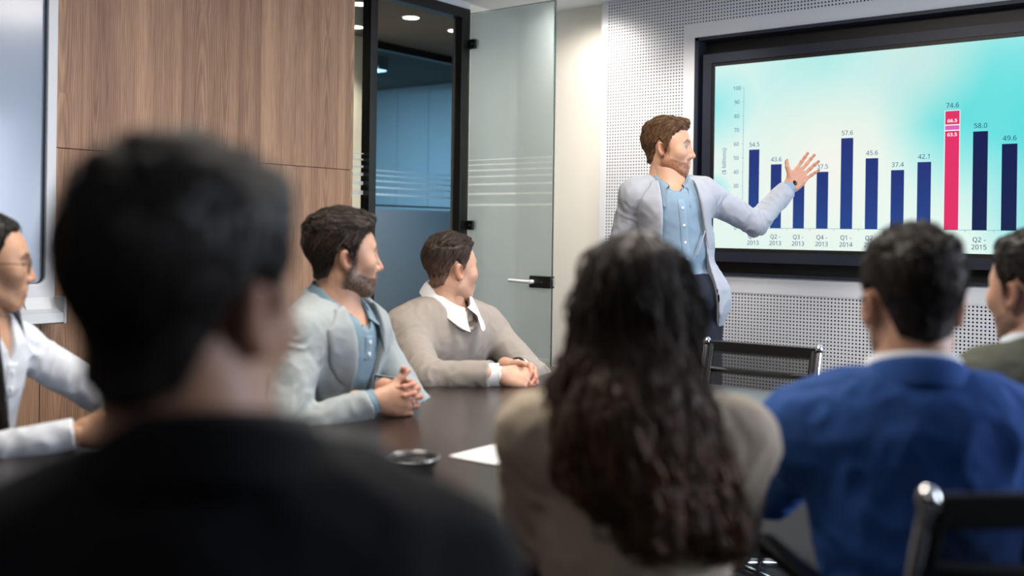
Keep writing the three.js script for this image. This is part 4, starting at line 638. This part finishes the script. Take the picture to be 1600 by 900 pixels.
const longHair = (spec) => (C) => {                                   // hair that falls past the shoulders: a body of hair and many locks
  const { hm, rand, skull, o } = C, inv = hm.clone().invert(), st = new Strands(), f = hairField({ ...o, hairline: spec.hairline ?? curve([[0, 0.075], [40, 0.066], [62, 0.03], [75, -0.06], [90, -0.2], [180, -0.2]]), hair: { side: spec.side, top: spec.top, rough: 0.003, bump: 0.004 } }, skull);
  const mass = new Field(); for (const q of spec.mass) q.length === 5 ? mass.cone(q[0], q[1], q[2], q[3], q[4]) : mass.ell(q[0], q[1], 0.05, q[2] ?? {});
  mass.disp = (x, y, z) => spec.rough * N3(x * 45, y * 9, z * 45) + spec.rough * 0.6 * N3(x * 110, y * 16, z * 110); const fm = mass.fn();
  const all = (x, y, z) => { const a = f(x, y, z), b = fm(x, y, z), k = 0.03, h = Math.max(k - Math.abs(a - b), 0) / k; let d = Math.min(a, b) - h * h * k * 0.25; if (spec.face) d = Math.max(d, spec.face(x, y, z)); return d; };
  const shade = (y) => clamp((spec.dark - y) / spec.range, 0, 1), col = (x, y, z, c) => { const t = shade(y), q = clamp(0.5 + 0.6 * N3(x * 60, y * 10, z * 60), 0, 1); for (let i = 0; i < 3; i++) c[i] = mix(o.hairColor[i], o.hairHi[i], t * q * 0.8); };
  const shell = surface(all, spec.lo, spec.hi, spec.cell ?? 0.006, col), P = shell.attributes.position, e = 0.003;
  for (let i = 0; i < spec.locks; i++) {
    const k = Math.floor(rand() * P.count); let p = [P.getX(k), P.getY(k), P.getZ(k)]; if (skull(...p) < 0.003) continue; const pts = [], n = spec.steps, L = spec.len * (0.6 + rand() * 0.7) / n, ph = rand() * 9, wv = spec.wave * (0.5 + rand()), r = 0.0014 + rand() * spec.thick, q = rand();
    for (let s = 0; s <= n; s++) {
      const g = unit([all(p[0] + e, p[1], p[2]) - all(p[0] - e, p[1], p[2]), all(p[0], p[1] + e, p[2]) - all(p[0], p[1] - e, p[2]), all(p[0], p[1], p[2] + e) - all(p[0], p[1], p[2] - e)]), d = all(...p);
      if (Math.abs(d) < 0.05) p = add(p, g, -d * 0.7 + 0.001); const w = Math.min(1, s / 5); pts.push([p[0] + Math.sin(ph + s * 0.75) * wv * w, p[1], p[2] + Math.cos(ph + s * 0.75) * wv * w * 0.6, V3(...g)]);
      let t = p[1] > 0.08 ? unit([p[0] * 6, -0.7, p[2] * 5 - 0.2]) : [0, -1, 0]; t = unit(sub(t, g.map((v) => v * dot(t, g) * 0.9))); p = add(p, t, L); if (p[2] > 0.03 && p[1] < 0.05 && skull(...p) < 0.012 && Math.abs(Math.atan2(p[0], p[2] + 0.012)) < 1.2) break; if (spec.floor && p[1] < spec.floor - 0.05 * q) break;
    }
    if (pts.length < 4) continue; const y0 = pts[0][1], dy = pts[pts.length - 1][1] - y0; st.add(pts, r, (s) => { const t = shade(y0 + dy * s); return [0, 1, 2].map((j) => mix(o.hairColor[j], o.hairHi[j], t * (0.25 + 0.9 * q))); }, 3, 0.3, 0.6);
  }
  return mergeGeometries([shell, st.geo()]).applyMatrix4(hm);
};
People.glasses = person({
  seed: 41, label: 'seated woman in profile with long straight black hair, glasses and a white shirt', base: [-2.66, -1.15], yaw: 112, head: [-2.588, 1.165, -1.178], hyaw: 155, pitch: 3, scale: 0.95, shoulder: 0.145, pad: 0.047, girth: 0.88, neckR: 0.047,
  skin: SKIN.tan, jaw: 0.9, narrow: 0.96, hairColor: [0.006, 0.005, 0.005], hairHi: [0.03, 0.022, 0.018], brow: 0.8, lips: 0.45, chin: 0.9,
  makeHair: longHair({ hairline: curve([[0, 0.092], [30, 0.09], [48, 0.076], [60, 0.045], [72, 0.0], [84, -0.06], [96, -0.2], [180, -0.2]]), side: 0.015, top: 0.018, rough: 0.004, dark: 0, range: 0.5, mass: [[[0, -0.02, -0.05], [0, -0.33, -0.1], 0.085, 0.095, 0.03], [[-0.074, 0.0, -0.025], [-0.105, -0.41, 0.05], 0.028, 0.026, 0.03], [[0.07, 0.02, -0.035], [0.095, -0.40, 0.02], 0.026, 0.024, 0.03]], lo: [-0.16, -0.46, -0.22], hi: [0.16, 0.17, 0.13], locks: 700, steps: 12, len: 0.34, wave: 0.002, thick: 0.0018, floor: -0.43, cell: 0.006 }),
  arms: { R: { wrist: [-2.235, 0.785, -1.232], pole: [-0.3, -0.4, 0.9], hand: { dir: heading(132, 0.12), dorsal: heading(58, 0.1), curl: CLASP, cell: 0.003 } }, L: { wrist: [-2.265, 0.79, -1.365], pole: [-0.2, -0.5, -0.9], hand: { dir: heading(74, 0.1), dorsal: heading(150, 0.1), curl: CLASP, cell: 0.003 } } }, handScale: 0.92,
  dress(C) {
    const s = shirt(C, 0xd0d6df, { fold: 0.006, crease: 0.008, cell: 0.0065, cuff: 0.012, collarR: 0.06, vneck: { y: C.N[1] - 0.12, w: 0.035, h: 0.1 }, collarShape: { gap: 0.7, h: 0.034, fall: 0.034, point: 0.06, flare: 0.02 } });
    placket(C, s, 0xd4dae2, { x: () => C.N[0], y0: C.N[1] - 0.12, y1: 0.84, n: 2 });
    const w = std(0x3a3024, 0.3, { metalness: 0.5 }), gl = mesh('glasses', merge([...[-1, 1].map((k) => new THREE.TorusGeometry(0.0205, 0.0013, 8, 40).scale(1.12, 0.98, 1).rotateY(k * 0.16).translate(k * 0.0325, 0.006, 0.0985)), tube([[-0.0105, 0.010, 0.102], [0, 0.013, 0.105], [0.0105, 0.010, 0.102]], 0.0013, 10, 8), ...[-1, 1].map((k) => tube([[k * 0.055, 0.010, 0.0945], [k * 0.067, 0.010, 0.08], [k * 0.077, 0.008, 0.02], [k * 0.079, 0.0, -0.012]], 0.0015, 20, 8))]).applyMatrix4(C.hm), w, C.root);
    for (const k of [-1, 1]) mesh('lens', new THREE.CircleGeometry(0.02, 32).scale(1.12, 0.98, 1).rotateY(k * 0.16).translate(k * 0.0325, 0.006, 0.0985).applyMatrix4(C.hm), phys(0xffffff, 0.03, { transmission: 1, thickness: 0, side: THREE.DoubleSide }), gl);
  },
});

// four people on the near side, seen from behind
People.blackSuit = person({
  seed: 51, label: 'man in black suit seen from behind, largest and closest to the viewer', base: [-0.60, -0.40], yaw: 230, head: [-0.698, 1.203, -0.474], hyaw: 200, pitch: 2, eyes: false, neck: [-0.665, 1.085, -0.478], drop: 0.112, shoulder: 0.172, girth: 1.04, neckR: 0.058, hairline: (a) => HAIRLINE(a) - 0.008 * sstep(115, 150, a),
  skin: SKIN.olive, hairColor: [0.010, 0.009, 0.009], hairHi: [0.045, 0.038, 0.034], hair: { side: 0.012, top: 0.024, front: 0.006, back: 0.006, rough: 0.004, bump: 0.01, fade: 0.6 }, locks: 900, lockLen: 0.035, headCell: 0.004, hairCell: 0.0045, scale: 0.94,
  arms: { L: { wrist: [-1.19, 0.788, -0.5], pole: [-0.3, -0.5, 0.8], hand: { dir: heading(235, -0.1), dorsal: [0, 1, 0], curl: RELAXED, cell: 0.005 } }, R: { wrist: [-1.0, 0.79, -0.8], pole: [0.4, -0.4, -0.9], hand: { dir: heading(240, -0.1), dorsal: [0, 1, 0], curl: RELAXED, cell: 0.005 } } },
  dress(C) { jacket(C, 0x0c0e13, { sheen: 0.05, collarY: 0.012, hem: 0.5, fold: 0.005, seed: 2, cell: 0.009, e: 0.018 }); shirt(C, 0x1a1c22, { cell: 0.012, collarR: 0.074 }); },
});
People.longBrownHair = person({
  seed: 61, label: 'woman with long wavy brown hair and beige jacket seen from behind', base: [-0.73, -1.25], yaw: 217, head: [-0.838, 1.126, -1.398], hyaw: 212, pitch: 4, eyes: false, scale: 0.98, drop: 0.055, shoulder: 0.155, pad: 0.046, girth: 0.9, neckR: 0.047,
  skin: SKIN.light, hairColor: [0.03, 0.021, 0.016], hairHi: [0.2, 0.122, 0.08],
  makeHair: longHair({ side: 0.016, top: 0.022, rough: 0.011, dark: 0.02, range: 0.22, mass: [[[0, 0.0, -0.045], [0.0, -0.2, -0.085], 0.086, 0.094, 0.04], [[0.02, -0.17, -0.09], [-0.03, -0.29, -0.11], 0.1, 0.062, 0.05], [[-0.06, -0.16, -0.07], [-0.125, -0.30, -0.085], 0.068, 0.048, 0.05], [[0.07, -0.1, -0.06], [0.088, -0.22, -0.06], 0.05, 0.035, 0.05]], lo: [-0.24, -0.5, -0.26], hi: [0.24, 0.18, 0.13], locks: 1300, steps: 15, len: 0.3, wave: 0.012, thick: 0.0022, floor: -0.34, cell: 0.008 }),
  arms: { L: { wrist: [-1.12, 0.80, -1.52], elbow: [-0.99, 0.772, -1.342], hand: { dir: heading(205, 0.05), dorsal: heading(290, 0.3), curl: CLASP, cell: 0.004 } }, R: { wrist: [-1.04, 0.80, -1.63], pole: [0.6, -0.7, -0.4], hand: { dir: heading(280, 0.05), dorsal: heading(200, 0.3), curl: CLASP, cell: 0.004 } } }, handScale: 0.92,
  dress(C) { jacket(C, 0xc2b4a1, { hem: 0.5, fold: 0.007, seed: 7, cell: 0.008, cuff: 0.02 }); },
});
People.blueSuit = person({
  seed: 71, label: 'man in bright blue suit jacket with white collar seen from behind', base: [-0.5, -1.745], yaw: 207, head: [-0.531, 1.150, -1.819], hyaw: 216, pitch: 4, eyes: false, shoulder: 0.185, girth: 1.04,
  skin: SKIN.light, hairColor: [0.012, 0.010, 0.009], hairHi: [0.06, 0.045, 0.036], beard: 0.75, beardColor: [0.05, 0.03, 0.022], hair: { side: 0.008, top: 0.018, front: 0.004, back: 0.003, rough: 0.0035, bump: 0.007, fade: 0.5 }, locks: 1000, lockLen: 0.03, headCell: 0.0035,
  arms: { L: { wrist: [-1.04, 0.79, -1.98], elbow: [-0.80, 0.785, -1.86], hand: { dir: heading(240, -0.1), dorsal: [0, 1, 0], curl: RELAXED, cell: 0.005 } }, R: { wrist: [-0.50, 0.675, -2.08], pole: [0.8, -0.5, 0.3], hand: { dir: heading(205, -0.12), dorsal: [0, 1, 0], curl: RELAXED, cell: 0.005 } } },
  dress(C) { const j = jacket(C, 0x31579a, { collarY: 0.012, wide: 1.22, hem: 0.5, fold: 0.007, seed: 5, cell: 0.008 }); shirt(C, 0xe4e8ee, { cell: 0.012, collarR: 0.073, collarY: 0.004 }); },
});
People.oliveJacket = person({
  seed: 81, label: 'dark-haired bearded man in olive-grey jacket, cut off by the right edge of the photo', base: [-0.395, -2.37], yaw: 218, head: [-0.45, 1.150, -2.44], hyaw: 236, pitch: 2, eyes: false, shoulder: 0.178,
  skin: SKIN.light, hairColor: [0.010, 0.009, 0.009], hairHi: [0.05, 0.04, 0.034], beard: 0.8, beardColor: [0.045, 0.028, 0.02], hair: { side: 0.009, top: 0.02, front: 0.004, back: 0.004, rough: 0.0035, bump: 0.007, fade: 0.6 }, locks: 800, lockLen: 0.03, headCell: 0.0035,
  arms: { L: { wrist: [-1.0, 0.79, -2.52], pole: [-0.3, -0.6, 0.6], hand: { dir: heading(245, -0.1), dorsal: [0, 1, 0], curl: RELAXED, cell: 0.005 } }, R: { wrist: [-0.42, 0.675, -2.72], pole: [0.8, -0.5, 0.3], hand: { dir: heading(215, -0.12), dorsal: [0, 1, 0], curl: RELAXED, cell: 0.005 } } },
  dress(C) { jacket(C, 0x5c6056, { collarY: 0.012, hem: 0.5, fold: 0.006, seed: 3, cell: 0.009 }); shirt(C, 0xc9d3de, { cell: 0.012, collarR: 0.073, collarY: 0.004 }); },
});
// chairs
const chair = makeChair('office_chair', 'empty black mesh office chair with chrome side rails at the far end of the table', [-1.55, 0, -3.25], 6 * RAD, 'mesh office chairs round the table');
for (const [label, x, z, deg, tall = 1] of [
  ['black mesh office chair with chrome knuckles behind the man in the blue suit', -0.46, -1.80, 225, 1.07], ['black mesh office chair under the woman with long wavy brown hair', -0.69, -1.2, 214],
  ['black mesh office chair under the man in the black suit', -0.57, -0.38, 230], ['black mesh office chair under the man in the olive-grey jacket', -0.36, -2.33, 218],
  ['black mesh office chair under the man in the light grey blazer', -2.42, -2.02, 100], ['black mesh office chair under the man in the beige-grey sweater', -2.64, -2.78, 80], ['black mesh office chair under the woman in glasses', -2.70, -1.15, 110]]) {
  const c = chair.clone(); c.name = numbered('office_chair'); c.position.set(x, 0, z); c.rotation.y = deg * RAD; c.scale.y = tall; c.userData = { ...chair.userData, label }; scene.add(c);
}
scene.traverse((o) => { if (o.isMesh) o.castShadow = o.receiveShadow = true; });
renderer.render(scene, camera);
